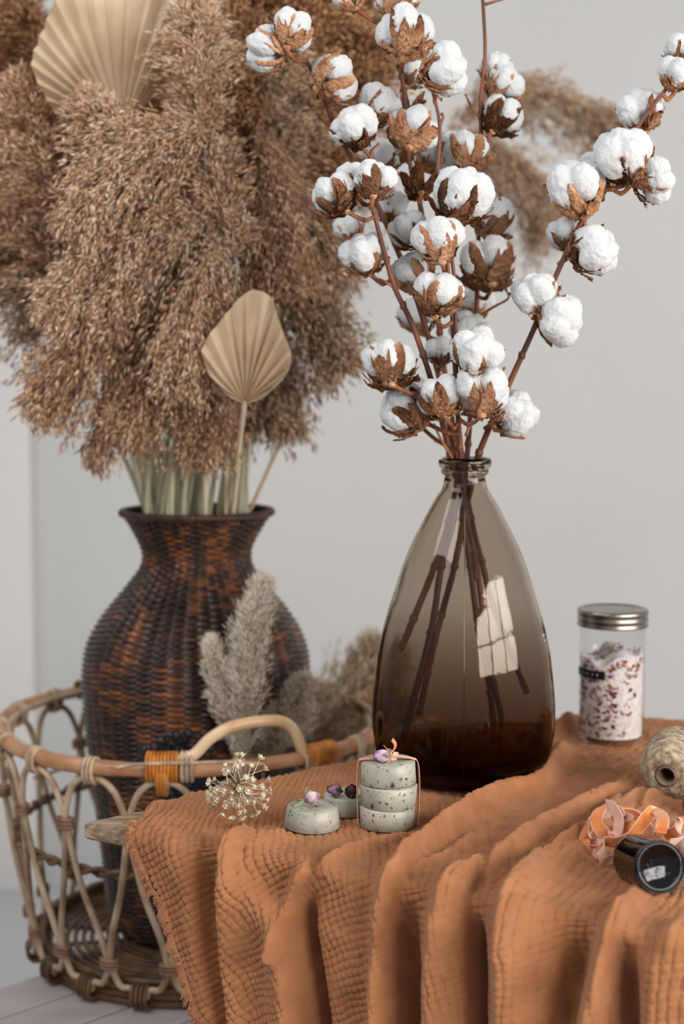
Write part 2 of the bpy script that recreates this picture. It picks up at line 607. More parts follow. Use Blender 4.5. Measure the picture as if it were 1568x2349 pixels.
LEFT = [inv(372, 1828), inv(338, 1850), inv(306, 1900), inv(316, 1960), inv(350, 2040), inv(385, 2100), inv(402, 2160), inv(430, 2230), inv(450, 2290), inv(472, 2349), inv(500, 2420)]
LS = [p[0] for p in LEFT]
LT = [p[1] for p in LEFT]
for i in range(1, len(LT)):
    LT[i] = max(LT[i], LT[i - 1] + 0.004)
dirAC = (C0 - A0).normalized()
nAC = Vector((-dirAC.y, dirAC.x, 0))
dirCD = (D1 - C0).normalized()
nCD = Vector((-dirCD.y, dirCD.x, 0))
SMAX, TMIN, TMAX = 0.90, -0.84, 0.235
KS = np.linspace(-0.1, 1.0, 400)
kv = np.interp(KS, [-.1, .05, .13, .22, .34, .45, .6, 1], [-.42, -.43, -.48, -.60, -.42, -.05, .05, .04])
Kq = np.concatenate([[0], np.cumsum((np.interp(0.5 * (KS[1:] + KS[:-1]), [-.1, .06, .15, .3, .45, .6, 1], [.45, .45, .6, .6, .3, .15, .1])) * np.diff(KS))])


def sheet(S, T, crinkle=True):
    """world points of the sheet for parameter arrays"""
    S = np.asarray(S, float)
    T = np.asarray(T, float)
    arc0 = OFF - RC
    a = np.clip((T - arc0) / RC, 0, PI / 2)
    out = np.where(T < arc0, T, arc0 + RC * np.sin(a))
    z = ZC - RC * (1 - np.cos(a)) - np.maximum(0, T - arc0 - RC * PI / 2)
    H = fold_height(S, T)
    hang = np.clip(T / 0.03, 0, 1)
    H = H * (1 + 0.45 * hang)
    low = np.clip((T - 0.022) / 0.03, 0, 1)
    H = np.where(H < 0, H * low + (1 - low) * np.tanh(H / 0.0045) * 0.0045, H)
    H = H + noise2(S, T, 0.035, 3) * 0.0022 + noise2(S, T, 0.014, 4) * 0.0012
    X = A0.x + E1.x * S + NO.x * out
    Y = A0.y + E1.y * S + NO.y * out
    for (fx, fy, fr) in FLAT:
        d = np.hypot(X - fx, Y - fy)
        m = np.clip((d - fr) / (0.012 if fr < .05 else .022), 0, 1)
        m = m * m * (3 - 2 * m)
        H = np.where(T < -0.01, H * m, H)
    H = np.where(T < 0.0, np.maximum(H, -0.0035), H)
    if crinkle:
        k = np.interp(S, KS, kv)
        hang2 = np.clip((T + 0.02) / 0.05, 0, 1)
        wx = noise2(S, T, 0.03, 7) * 0.0035 + noise2(S, T, 0.009, 8) * 0.0012
        wy = noise2(S, T, 0.028, 9) * 0.0035 + noise2(S, T, 0.010, 10) * 0.0012
        p = S + k * T + wx
        q = T + np.interp(S, KS, Kq) + wy
        lam = 0.0088
        gp = np.abs(np.sin(PI * p / lam)) ** 0.40
        gq = np.abs(np.sin(PI * q / (lam * 0.9))) ** 0.40
        wq = np.where(T < 0, 1.0, np.interp(S, [0, .3, .42, 1], [1, 1, .7, .45]))
        wp = np.where(T < 0, np.interp(S, [0, .12, .25, 1], [1, .95, .8, .7]), 1.0)
        amp = 0.0027 * (1 + 0.45 * noise2(S, T, 0.03, 12))
        amp = amp * np.clip(1.1 - np.clip(H, 0, 0.03) / 0.14, 0.8, 1)
        C = amp * (wp * (gp - 1) + wq * (gq - 1)) + 0.0006 * noise2(S, T, 0.0035, 13)
        H = H + C + 0.0008
    nz = np.cos(a)
    no = np.sin(a)
    X = X + NO.x * no * H
    Y = Y + NO.y * no * H
    Z = z + nz * H
    # bend down beyond the far edges
    for (pt, n) in ((A0, nAC), (C0, nCD)):
        d = (X - pt.x) * n.x + (Y - pt.y) * n.y - 0.002
        r = 0.010
        dd = np.clip(d, 0, None)
        ang = np.clip(dd / r, 0, PI / 2)
        fwd = r * np.sin(ang)
        back = dd - fwd
        use = (T < arc0 + 0.0)
        X = np.where(use, X - n.x * back, X)
        Y = np.where(use, Y - n.y * back, Y)
        Z = np.where(use, Z - (r * (1 - np.cos(ang)) + np.maximum(0, dd - r * PI / 2)), Z)
    return X, Y, Z


def sheet_pt(px, py):
    s, t = inv(px, py)
    X, Y, Z = sheet(np.array([s]), np.array([t]), False)
    return Vector((X[0], Y[0], Z[0]))


def build_cloth():
    nu, nv = 940, 0
    tt = np.concatenate([np.linspace(TMIN, -0.25, 330, endpoint=False), np.linspace(-0.25, TMAX, 600)])
    nv = len(tt)
    uu = np.linspace(0, 1, nu) ** 1.0
    sl = np.interp(tt, LT, LS)
    S = sl[:, None] + uu[None, :] * (SMAX - sl[:, None])
    T = np.repeat(tt[:, None], nu, 1)
    X, Y, Z = sheet(S, T)
    # keep what lies on the table or shortly over its far edges
    x0 = A0.x + E1.x * S + NO.x * T
    y0 = A0.y + E1.y * S + NO.y * T
    d1 = (x0 - A0.x) * nAC.x + (y0 - A0.y) * nAC.y
    d2 = (x0 - C0.x) * nCD.x + (y0 - C0.y) * nCD.y
    keep = ((d1 < 0.045) & (d2 < 0.07)) | (T > 0)
    V = np.stack([X, Y, Z], -1).reshape(-1, 3)
    idx = np.arange(nv * nu).reshape(nv, nu)
    q = np.stack([idx[:-1, :-1], idx[1:, :-1], idx[1:, 1:], idx[:-1, 1:]], -1)
    kq = keep[:-1, :-1] & keep[1:, :-1] & keep[1:, 1:] & keep[:-1, 1:]
    F = q[kq]
    used = np.zeros(len(V), bool)
    used[F.ravel()] = True
    remap = np.cumsum(used) - 1
    # orient faces upwards
    return V[used], remap[F], S.reshape(-1)[used], T.reshape(-1)[used]
# ------------------------------------------------------------------ places of the things on the table
YV = 1.585
VX = P(1060, 1785, YV).x
S1 = G(715, 1884, ZC)          # single soap
S1 = Vector((S1.x, 1.402, ZC + 0.001))
S1.x = P(715, 1880, 1.402).x
S2 = Vector((P(797, 1850, 1.452).x, 1.452, ZC + 0.001))
S3 = Vector((P(889, 1890, 1.406).x, 1.406, ZC + 0.001))
YJ = 1.755
JX = P(1400, 1690, YJ).x
FLAT += [(VX, YV, 0.063), (S1.x, S1.y, 0.028), (S2.x, S2.y, 0.027), (S3.x, S3.y, 0.030), (JX, YJ, 0.045)]

CV, CF, CS, CT = build_cloth()
me = mesh_np('gauze_cloth', CV, CF)
nn = np.empty(len(me.polygons) * 3, dtype=np.float32)
me.polygons.foreach_get('normal', nn)
if nn.reshape(-1, 3)[:, 2].mean() < 0:
    me.flip_normals()
M_cloth = mat('rust_gauze', srgb(156, 103, 68), srgb(170, 115, 78), 40, rough=0.95, spec=0.05, sheen=0.12, bump=0.55, bscale=900, bdist=0.0006)
cloth = put('gauze_cloth', me, M_cloth)
tag(cloth, 'rust orange crinkled gauze cloth draped in folds over the wooden table', 'cloth')
# frayed edge
fr = MB()
lts = np.linspace(-0.012, TMAX - 0.004, 900)
lss = np.interp(lts, LT, LS)
for i in range(len(lts)):
    clump = math.sin(i * 0.23) + 0.6 * math.sin(i * 0.071 + 1)
    for q in range(2):
        t0 = lts[i] + random.uniform(-.0004, .0004)
        x, y, z = sheet(np.array([lss[i] + 0.0008]), np.array([t0]), False)
        p0 = Vector((x[0], y[0], z[0] + 0.0006))
        L = random.uniform(.006, .0095) * (1 + 0.25 * clump)
        lean = 0.0035 * math.sin(i * 0.16 + 2 * math.sin(i * .05)) + random.uniform(-.001, .001)
        t1 = t0 + 0.0035 + lean
        dS = L
        d = (-E1 * dS)
        tang = NO * (t1 - t0) if t0 < OFF - RC else Vector((0, 0, -(t1 - t0) * 1.2))
        up = random.uniform(-.0012, .0022)
        nrm = Vector((0, 0, 1)) if t0 < OFF - RC else NO
        p1 = p0 + d * .55 + tang * .4 + nrm * up
        p2 = p0 + d * .95 + tang * 1.3 + nrm * (up * .3) + Vector((0, 0, -0.0015))
        tube(fr, [p0, p1, p2], [.00045, .0004, .00022], 4, caps=False)
mobj('frayed_fringe', fr, M_fringe, cloth)

# small bits of lint lying on the cloth are left in the weave


# ------------------------------------------------------------------ glass helper
def glass_mat(name, tint, tint_base=None, z0=0.0, z1=0.1, rough=0.0, bump=0.0, ior=1.45, bscale=30):
    m = bpy.data.materials.new(name)
    m.use_nodes = True
    N, L = m.node_tree.nodes, m.node_tree.links
    N.remove(N['Principled BSDF'])
    g = N.new('ShaderNodeBsdfGlass')
    g.inputs['IOR'].default_value = ior
    g.inputs['Roughness'].default_value = rough
    tc = N.new('ShaderNodeTexCoord')
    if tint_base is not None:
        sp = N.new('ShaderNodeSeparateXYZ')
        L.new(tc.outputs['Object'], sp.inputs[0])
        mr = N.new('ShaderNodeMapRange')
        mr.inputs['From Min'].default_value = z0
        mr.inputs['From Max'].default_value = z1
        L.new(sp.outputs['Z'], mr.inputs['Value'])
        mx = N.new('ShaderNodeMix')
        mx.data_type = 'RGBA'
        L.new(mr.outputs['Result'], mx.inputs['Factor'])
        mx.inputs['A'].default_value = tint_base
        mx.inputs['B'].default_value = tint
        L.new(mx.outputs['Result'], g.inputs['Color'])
    else:
        g.inputs['Color'].default_value = tint
    if bump:
        nz = N.new('ShaderNodeTexNoise')
        nz.inputs['Scale'].default_value = bscale
        nz.inputs['Detail'].default_value = 3
        L.new(tc.outputs['Object'], nz.inputs['Vector'])
        bp = N.new('ShaderNodeBump')
        bp.inputs['Strength'].default_value = bump
        bp.inputs['Distance'].default_value = 0.002
        L.new(nz.outputs['Fac'], bp.inputs['Height'])
        L.new(bp.outputs['Normal'], g.inputs['Normal'])
    L.new(g.outputs[0], N['Material Output'].inputs['Surface'])
    return m


def thin_glass(name, tint, ior=1.3):
    m = bpy.data.materials.new(name)
    m.use_nodes = True
    N, L = m.node_tree.nodes, m.node_tree.links
    N.remove(N['Principled BSDF'])
    t = N.new('ShaderNodeBsdfTransparent')
    t.inputs['Color'].default_value = tint
    g = N.new('ShaderNodeBsdfGlossy')
    g.inputs['Roughness'].default_value = 0.02
    lw = N.new('ShaderNodeLayerWeight')
    lw.inputs['Blend'].default_value = 0.5
    pw = N.new('ShaderNodeMath'); pw.operation = 'POWER'; pw.inputs[1].default_value = 4.0
    L.new(lw.outputs['Facing'], pw.inputs[0])
    f = N.new('ShaderNodeMath'); f.operation = 'MULTIPLY_ADD'; f.inputs[1].default_value = 0.42; f.inputs[2].default_value = 0.03
    L.new(pw.outputs[0], f.inputs[0])
    x = N.new('ShaderNodeMixShader')
    L.new(f.outputs[0], x.inputs[0])
    L.new(t.outputs[0], x.inputs[1])
    L.new(g.outputs[0], x.inputs[2])
    L.new(x.outputs[0], N['Material Output'].inputs['Surface'])
    return m


# ------------------------------------------------------------------ smoky glass vase
prof_px = [(1112, 47), (1150, 72), (1200, 99), (1250, 124), (1300, 144), (1350, 160), (1400, 176), (1450, 190), (1500, 200), (1550, 206),
           (1600, 211), (1650, 212), (1700, 207), (1735, 196), (1762, 176), (1780, 150)]
base_z = ZC + 0.0012
op = []
for py, hw in prof_px:
    z = P(1060, py, YV).z - base_z
    op.append((hw / FPX * YV * 0.995, z))
op = [(r, z) for r, z in op if z > 0.012]
op.sort(key=lambda q: q[1])
zt = op[-1][1]
ZN = P(1060, 1058, YV).z - base_z
outer = [(0.058, 0.0), (0.066, 0.0015), (0.078, 0.0065)] + op
neck = [(0.0233, zt + .006), (0.0228, zt + .010), (0.0262, zt + .013), (0.0266, zt + .016), (0.0238, zt + .019), (0.0262, ZN - .009), (0.0292, ZN - .005), (0.0298, ZN), (0.0282, ZN + .0035), (0.0252, ZN + .004)]
outer_d = dens(outer, 5)[:-1] + dens(neck, 3)
inner = [(max(r - .0042, 0.014), z) for r, z in op if z > .03]
inner = [(0.004, .016), (0.05, .0155), (0.082, .026)] + inner
inner_d = dens(inner + [(0.0190, zt + .008), (0.0190, zt + .018), (0.0212, ZN - .003)], 4)
prof = [(0.0008, 0.004), (0.03, 0.0035), (0.05, 0.001)] + outer_d + list(reversed(inner_d))


def vwob(a, z):
    return 0.006 * math.sin(2 * a + 1 + z * 9) + 0.004 * math.sin(3 * a + 2.2)


vase = thing('glass_vase', (VX, YV, base_z), 'tall smoky brown glass vase shaped like a teardrop, holding cotton branches', 'vase')
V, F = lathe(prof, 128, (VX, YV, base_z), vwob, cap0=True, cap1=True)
M_vase = glass_mat('smoky_glass', (0.845, 0.80, 0.745, 1), (0.44, 0.30, 0.20, 1), 0.01, 0.20, bump=0.22, bscale=26)  # tint darkens downward: thicker base, plus the dim room's reflection put into the colour
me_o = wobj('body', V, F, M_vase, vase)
bmm = bmesh.new(); bmm.from_mesh(me_o.data); bmesh.ops.recalc_face_normals(bmm, faces=bmm.faces); bmm.to_mesh(me_o.data); bmm.free()
# mould seam running down the front
seam = MB()
sp = []
for r, z in [q for q in dens(outer, 4) if 0.02 < q[1] < zt - .02]:
    a = -PI / 2 - 0.075
    rr = r * (1 + vwob(a, z)) + 0.0001
    sp.append((VX + rr * math.cos(a), YV + rr * math.sin(a), base_z + z))
tube(seam, sp, 0.0006, 5)
mobj('mould_seam', seam, glass_mat('seam_glass', (0.86, 0.8, 0.72, 1)), vase)


# ------------------------------------------------------------------ soaps
def speckle_soap(name):
    m = mat(name, srgb(152, 152, 139), srgb(182, 180, 166), 30, rough=0.36, spec=0.45, sss=0.35, bump=0.08, bscale=120)
    N, L = m.node_tree.nodes, m.node_tree.links
    b = N['Principled BSDF']
    src = b.inputs['Base Color'].links[0].from_socket
    tc = N['Texture Coordinate']
    for (sc_, thr, colr, sd) in ((300, .16, srgb(150, 100, 58), 1.7), (170, .13, srgb(78, 80, 66), 3.1), (95, .13, srgb(66, 70, 60), 7.7), (420, .15, srgb(190, 138, 84), 9.2)):
        mp = N.new('ShaderNodeMapping')
        mp.inputs['Location'].default_value = (sd, sd * 2, sd * 3)
        mp.inputs['Scale'].default_value = (1, 1, .75)
        wz = N.new('ShaderNodeTexNoise'); wz.inputs['Scale'].default_value = 260
        L.new(tc.outputs['Object'], wz.inputs['Vector'])
        wa = N.new('ShaderNodeVectorMath'); wa.operation = 'MULTIPLY_ADD'
        wa.inputs[1].default_value = (.007, .007, .007)
        L.new(wz.outputs['Color'], wa.inputs[0]); L.new(tc.outputs['Object'], wa.inputs[2])
        L.new(wa.outputs[0], mp.inputs[0])
        vo = N.new('ShaderNodeTexVoronoi')
        vo.inputs['Scale'].default_value = sc_
        L.new(mp.outputs[0], vo.inputs['Vector'])
        # only some of the cells carry a fleck
        sel = N.new('ShaderNodeSeparateColor')
        L.new(vo.outputs['Color'], sel.inputs[0])
        lt = N.new('ShaderNodeMath'); lt.operation = 'LESS_THAN'; lt.inputs[1].default_value = .34
        L.new(sel.outputs[0], lt.inputs[0])
        mul = N.new('ShaderNodeMath'); mul.operation = 'MULTIPLY'
        mr = N.new('ShaderNodeMapRange')
        mr.inputs['From Min'].default_value = thr + .16
        mr.inputs['From Max'].default_value = thr
        L.new(vo.outputs['Distance'], mr.inputs['Value'])
        L.new(mr.outputs[0], mul.inputs[0]); L.new(lt.outputs[0], mul.inputs[1])
        mx = N.new('ShaderNodeMix'); mx.data_type = 'RGBA'
        L.new(mul.outputs[0], mx.inputs['Factor'])
        L.new(src, mx.inputs['A'])
        mx.inputs['B'].default_value = colr
        src = mx.outputs['Result']
    L.new(src, b.inputs['Base Color'])
    return m


M_soap = speckle_soap('herbal_soap')


def soap(loc, r0, r1, h, tilt=(0, 0), label='', seed=0):
    pr = [(0.0005, 0), (r0 * .6, 0), (r0 - .0012, 0.0), (r0, .0012), (r0 * .5 + r1 * .5, h * .5), (r1, h - .0014), (r1 - .0012, h), (r1 * .6, h), (.0005, h + .0001)]
    V, F = lathe(pr, 72, (0, 0, 0), lambda a, z: 0.006 * math.sin(2 * a + seed) + .004 * math.sin(3 * a + seed * 2))
    me = mesh_np('soap_bar', V, F)
    M = Matrix.Translation(loc) @ Matrix.Rotation(tilt[0], 4, 'X') @ Matrix.Rotation(tilt[1], 4, 'Y') @ Matrix.Rotation(seed, 4, 'Z')
    o = put('soap_bar', me, M_soap, None, M)
    md = o.modifiers.new('edge', 'EDGE_SPLIT') if False else None
    tag(o, label, 'soap', 'round herb-flecked soap bars')
    return o


H1 = 0.0212
soap(S1, .0286, .0258, H1, (0.0, 0.03), 'pale grey round soap bar lying alone in front, pink rosebud on top', 0.4)
soap(S2, .0255, .0245, 0.0190, (0, 0), 'grey soap bar behind, half hidden between the single bar and the tied stack', 1.9)
z = S3.z
soap(S3 + Vector((-.0005, 0, 0)), .0278, .0282, .0213, (0, 0), 'lowest soap bar of the stack tied with ribbon', 2.5)
soap(S3 + Vector((.0006, -.0005, .0219)), .0272, .0290, .0222, (0.012, .012), 'middle soap bar of the stack tied with ribbon', 3.6)
soap(S3 + Vector((0, 0, .0448)), .0284, .0274, .0224, (0.0, -.012), 'topmost soap bar of the tied stack, purple rosebud resting on it', 4.4)
ZTOP = S3.z + .0674


# ------------------------------------------------------------------ rosebuds
def bud_parts(parent, M, L, R, cols, green=True, dark=False):
    """ovoid bud of wrapped petals; local z = from calyx to tip"""
    m_pet = mat('rosebud_petal', cols[0], cols[1], 90, rough=0.6, spec=0.25, bump=0.5, bscale=260, sss=0.1, ramp=(.38, .58))
    for k in range(5):
        a0 = k * 2.4
        V = []
        F = []
        nu, nv = 9, 10
        for j in range(nv):
            v = j / (nv - 1)
            zz = L * (0.02 + 0.98 * v)
            rad = R * (math.sin(PI * (0.1 + .82 * v)) ** .75) * (1.0 - 0.08 * k) + (.0008 if v > .9 else 0)
            for i in range(nu):
                u = i / (nu - 1) - .5
                ww = 2.6 * (math.sin(PI * (.12 + .72 * v))) ** .5
                a = a0 + u * ww
                rr = rad * (1 + .10 * u + .03 * math.sin(7 * a))
                z2 = zz - (abs(u) ** 2.2) * L * .5 * v
                V.append((rr * math.cos(a), rr * math.sin(a), z2))
        for j in range(nv - 1):
            for i in range(nu - 1):
                F.append((j * nu + i, j * nu + i + 1, (j + 1) * nu + i + 1, (j + 1) * nu + i))
        bm = bmesh.new()
        vs = [bm.verts.new(v) for v in V]
        for f in F:
            bm.faces.new([vs[i] for i in f])
        bmesh.ops.solidify(bm, geom=list(bm.faces), thickness=.0005)
        me = bpy.data.meshes.new('petal')
        bm.to_mesh(me); bm.free()
        me.polygons.foreach_set('use_smooth', [True] * len(me.polygons))
        put('petal', me, m_pet, parent, M)
    V, F = lathe([(0.0004, .05 * L), (R * .7, .15 * L), (R * .8, .5 * L), (R * .5, .8 * L), (.0004, .93 * L)], 20)
    put('bud_core', mesh_np('bud_core', V, F), m_pet, parent, M)
    g = MB()
    for k in range(5):
        a = k * 2 * PI / 5 + .3
        pts = []
        for j in range(6):
            v = j / 5
            rr = R * (.25 + .95 * math.sin(PI * .5 * min(1, v * 1.4))) * (1.05 if v < .8 else 1.25)
            pts.append((rr * math.cos(a + .1 * v), rr * math.sin(a + .1 * v), L * (-.02 + .55 * v)))
        tube(g, pts, [.0011, .0016, .0016, .0013, .0009, .0002], 6, flat=.35)
    V, F = lathe([(0.0003, -.16 * L), (.0013, -.12 * L), (.0016, -.04 * L), (R * .45, .04 * L), (R * .2, .1 * L), (.0003, .12 * L)], 14)
    g.add(V, F)
    m_g = mat('rosebud_sepal', srgb(70, 62, 40) if dark else srgb(124, 128, 92), srgb(112, 104, 66) if dark else srgb(164, 162, 126), 120, rough=.7, bump=.3)
    put('calyx', mesh_np('calyx', np.array(g.v), g.f), m_g, parent, M)
    return m_g


def axis_matrix(origin, direction):
    d = Vector(direction).normalized()
    return Matrix.Translation(origin) @ d.to_track_quat('Z', 'Y').to_matrix().to_4x4()


# pink bud on the single soap: tip to the upper right, stem to the lower left
c = Vector((S1.x - .0062, S1.y - .002, S1.z + H1 + .0065))
rb = thing('rosebud', c, 'small pink and cream dried rosebud with a green stem on the single soap', 'rosebud')
m_g = bud_parts(rb, axis_matrix(c, (.85, -.25, .35)), .0150, .0078, (srgb(214, 176, 200), srgb(232, 218, 200)))
stem = MB()
tube(stem, spline([c + Vector((.0005, 0, -.0005)), c + Vector((-.006, -.004, -.003)), c + Vector((-.0125, -.009, -.0055))], 4), [.0016] * 4 + [.0012] * 4 + [.0006], 8)
mobj('stem', stem, m_g, rb)
c = Vector((P(768, 1828, 1.44).x, 1.440, S2.z + .0195 + .0062))
rb2 = thing('rosebud', c, 'closed mauve dried rosebud on the half hidden grey soap', 'rosebud')
bud_parts(rb2, axis_matrix(c + Vector((.006, 0, -.001)), (-.95, -.2, .25)), .0150, .0060, (srgb(108, 62, 92), srgb(176, 132, 158)), dark=True)
c = Vector((P(803, 1832, 1.44).x, 1.436, S2.z + .0195 + .0050))
rb3 = thing('rosebud', c, 'withered near-black rosebud beside the mauve one on the half hidden soap', 'rosebud')
bud_parts(rb3, axis_matrix(c + Vector((0, 0, -.005)), (.25, .1, 1)), .0135, .0066, (srgb(48, 32, 34), srgb(84, 56, 54)), dark=True)
c = Vector((P(876, 1752, 1.395).x, 1.395, ZTOP + .0075))
rb4 = thing('rosebud', c, 'violet dried rosebud at the ribbon knot on the soap stack', 'rosebud')
bud_parts(rb4, axis_matrix(c + Vector((.0075, .002, -.002)), (-.97, -.15, .12)), .0165, .0070, (srgb(148, 98, 140), srgb(216, 186, 208)), dark=False)

# ------------------------------------------------------------------ ribbon round the stack
M_vel = mat('velvet_apricot', srgb(206, 128, 84), srgb(222, 148, 104), 60, rough=0.8, sheen=0.6, spec=0.1)


def ribbon_strip(mb, pts, wd, width, th=.0006):
    """flat band: pts centre line, wd per-point width direction"""
    pts = np.asarray(pts, float)
    wd = np.asarray(wd, float)
    if wd.ndim == 1:
        wd = np.repeat(wd[None, :], len(pts), 0)
    T, _, _ = frames(pts)
    wd = wd - T * (wd * T).sum(1)[:, None]
    wd /= np.linalg.norm(wd, axis=1)[:, None] + 1e-9
    N = np.cross(T, wd)
    b = len(mb.v)
    for p, w, n in zip(pts, wd, N):
        for (a, q) in ((-.5, -.5), (.5, -.5), (.5, .5), (-.5, .5)):
            mb.v.append(tuple(p + w * a * width + n * q * th))
    m = len(pts)
    for i in range(m - 1):
        for k in range(4):
            l = (k + 1) % 4
            mb.f.append((b + i * 4 + k, b + i * 4 + l, b + i * 4 + 4 + l, b + i * 4 + 4 + k))
    mb.f.append((b, b + 3, b + 2, b + 1))
    e = b + (m - 1) * 4
    mb.f.append((e, e + 1, e + 2, e + 3))


tie = thing('ribbon_tie', (S3.x, S3.y, ZTOP), 'thin apricot velvet ribbon tied around the stack of three soaps', 'ribbon')
xo = .0310
rb = MB()
zt_ = ZTOP - S3.z
loop = [(.004, zt_ + .0042), (-.012, zt_ + .0022), (-.0262, zt_ + .0012), (-.0302, zt_ - .002), (-.0312, zt_ - .02), (-.0308, .03), (-.0300, .006), (-.0285, .0008)]
pts = spline([(S3.x + x, S3.y - .002, S3.z + q) for x, q in loop], 6)
ribbon_strip(rb, pts, (.12, 1, 0), .0080)
loop = [(.003, zt_ + .0045), (.010, zt_ + .0040), (.0255, zt_ + .0012), (.0300, zt_ - .003), (.0316, zt_ - .022), (.0312, .028), (.0304, .006), (.029, .0008)]
pts = spline([(S3.x + x, S3.y - .001, S3.z + q) for x, q in loop], 6)
ribbon_strip(rb, pts, (-.12, 1, 0), .0080)
mobj('band', rb, M_vel, tie, False)
rb = MB()
k0 = Vector((P(893, 1757, 1.40).x, 1.40, ZTOP + .0045))
YR = 1.398
pts = spline([P(x, y, YR) for x, y in ((893, 1757), (890, 1745), (894, 1730), (904, 1718), (906, 1707), (899, 1696))], 5)
ribbon_strip(rb, pts, np.linspace((.8, 1, 0), (.5, 1.4, .3), len(pts)), .0062)
mobj('ribbon_end', rb, M_vel, tie, False)
rb = MB()
pts = spline([P(x, y, YR + .004) for x, y in ((891, 1757), (888, 1738), (893, 1718))], 4)
ribbon_strip(rb, pts, (1, .25, 0), .0058)
mobj('ribbon_end', rb, M_ribbon_tail, tie, False)
rb = MB()
pts = spline([P(x, y, YR + .006) for x, y in ((896, 1757), (903, 1742), (908, 1725))], 4)
ribbon_strip(rb, pts, (1, .3, 0), .0055)
mobj('ribbon_end', rb, M_ribbon_tail, tie, False)
kn = MB()
V, F = lathe([(.0004, -.003), (.003, -.0022), (.0042, 0), (.003, .0026), (.0004, .0032)], 14, tuple(k0))
kn.add(V, F)
mobj('knot', kn, M_vel, tie)
rb = MB()
pts = spline([P(x, y, YR + .003) for x, y in ((897, 1758), (915, 1762), (938, 1765))], 4)
ribbon_strip(rb, pts, (.1, 1, .35), .007)
mobj('ribbon_back', rb, M_ribbon_tail, tie, False)

# ------------------------------------------------------------------ dried seed head
AC = P(544, 1810, 1.420)
AC.z = max(AC.z, ZC + .033)
al = thing('dried_seed_head', (AC.x, AC.y, AC.z), 'starry cream dried seed head on thin stalks standing at the cloth edge', 'dried flower')
M_ped = mat('seed_head_stalk', srgb(244, 226, 200), srgb(250, 236, 214), 80, rough=.6, transl=.3)
M_flo = mat('seed_head_floret', srgb(228, 204, 164), srgb(250, 242, 224), 260, rough=.7, transl=.25, bump=.4, bscale=500, ramp=(.3, .6))
fb = MB()
for k in range(6):
    a = k * PI / 3
    V = []
    nu, nv = 5, 6
    for j in range(nv):
        v = j / (nv - 1)
        r = .0006 + .0029 * math.sin(PI * .55 * v) ** .8
        z = -.0022 + .0050 * v - .0010 * (v ** 4)
        w = .62 * math.sin(PI * (.15 + .78 * v)) ** .6
        for i in range(nu):
            u = (i / (nu - 1) - .5) * 2
            rr = r * (1 - .12 * u * u)
            V.append((rr * math.cos(a + u * w), rr * math.sin(a + u * w), z - .0006 * u * u * v))
    F = [(j * nu + i, j * nu + i + 1, (j + 1) * nu + i + 1, (j + 1) * nu + i) for j in range(nv - 1) for i in range(nu - 1)]
    fb.add(V, F)
bm = bmesh.new()
vs = [bm.verts.new(v) for v in fb.v]
for f in fb.f:
    bm.faces.new([vs[i] for i in f])
bmesh.ops.solidify(bm, geom=list(bm.faces), thickness=.0004)
bmesh.ops.create_icosphere(bm, subdivisions=2, radius=.0015, matrix=Matrix.Translation((0, 0, .0002)))
flo_me = bpy.data.meshes.new('floret')
bm.to_mesh(flo_me); bm.free()
flo_me.polygons.foreach_set('use_smooth', [True] * len(flo_me.polygons))
flo_me.materials.append(M_flo)
pm = MB()
tube(pm, [(0, 0, -1), (.004, .002, -.5), (0, 0, -.04)], [.00055, .0004, .00034], 6)
ped_me = mesh_np('pedicel', np.array(pm.v), pm.f)
ped_me.materials.append(M_ped)
dirs = [(-.45, .62), (-.7, .5), (-.82, .22), (-1, .1), (-.96, 0), (-.95, -.22), (-.88, -.35), (-.72, -.48), (-.45, -.7), (-.12, -.72), (-.18, -.98), (.15, -.55), (.18, -.98), (.5, -.95), (.28, -.72),
        (.75, -.48), (.98, -.62), (1.02, -.35), (1.08, -.12), (1.1, 0), (.88, -.03), (1.05, .3), (.85, .22), (.55, .5), (.95, .68), (.8, 1.1), (.5, .88), (.15, 1.15), (0, 1.2), (.05, .9), (.02, .75), (-.25, .78), (-.32, .7), (-.48, .4), (-.35, .22),
        (-.6, .2), (-.12, -.08), (.38, -.15), (.12, -.25), (.15, .28), (.42, .2), (.9, -.48), (.93, -.22), (-.9, .4), (-.85, -.5), (-.42, -.66), (-.1, -1.0), (.2, -.85), (-.3, -.3), (.6, -.2), (.35, .6), (-.15, .5), (-.6, -.1), (.3, -.5), (-.2, -.5), (.62, .3), (-.1, .15), (.1, .6), (.7, -.7), (-.7, -.3)]
RA = .0305
for i, (u, v) in enumerate(dirs):
    m2 = u * u + v * v
    dep = math.sqrt(max(0.0, 1.15 - m2)) if m2 < 1.1 else .1
    sgn = -1 if (i % 3 or m2 < .2) else 1
    d = Vector((u, dep * sgn * .9, v))
    if AC.z + d.z * RA < ZC + .007:
        d.z = (ZC + .007 - AC.z) / RA
    tip = AC + d * RA
    L = d.length * RA
    M = axis_matrix(tip, d) @ Matrix.Rotation(random.uniform(0, 6), 4, 'Z')
    s = random.choice((.85, 1.0, 1.15, 1.25))
    Mf = M @ Matrix.Scale(s, 4)
    fo = put('floret', flo_me, None, al, Mf)
    put('pedicel', ped_me, None, fo, M @ Matrix.Diagonal((1, 1, L, 1)))
st = MB()
tube(st, spline([AC, AC + Vector((.004, .02, -.012)), Vector((AC.x + .012, AC.y + .06, ZC + .006))], 5), .0012, 8)
mobj('stem', st, M_ped, al)
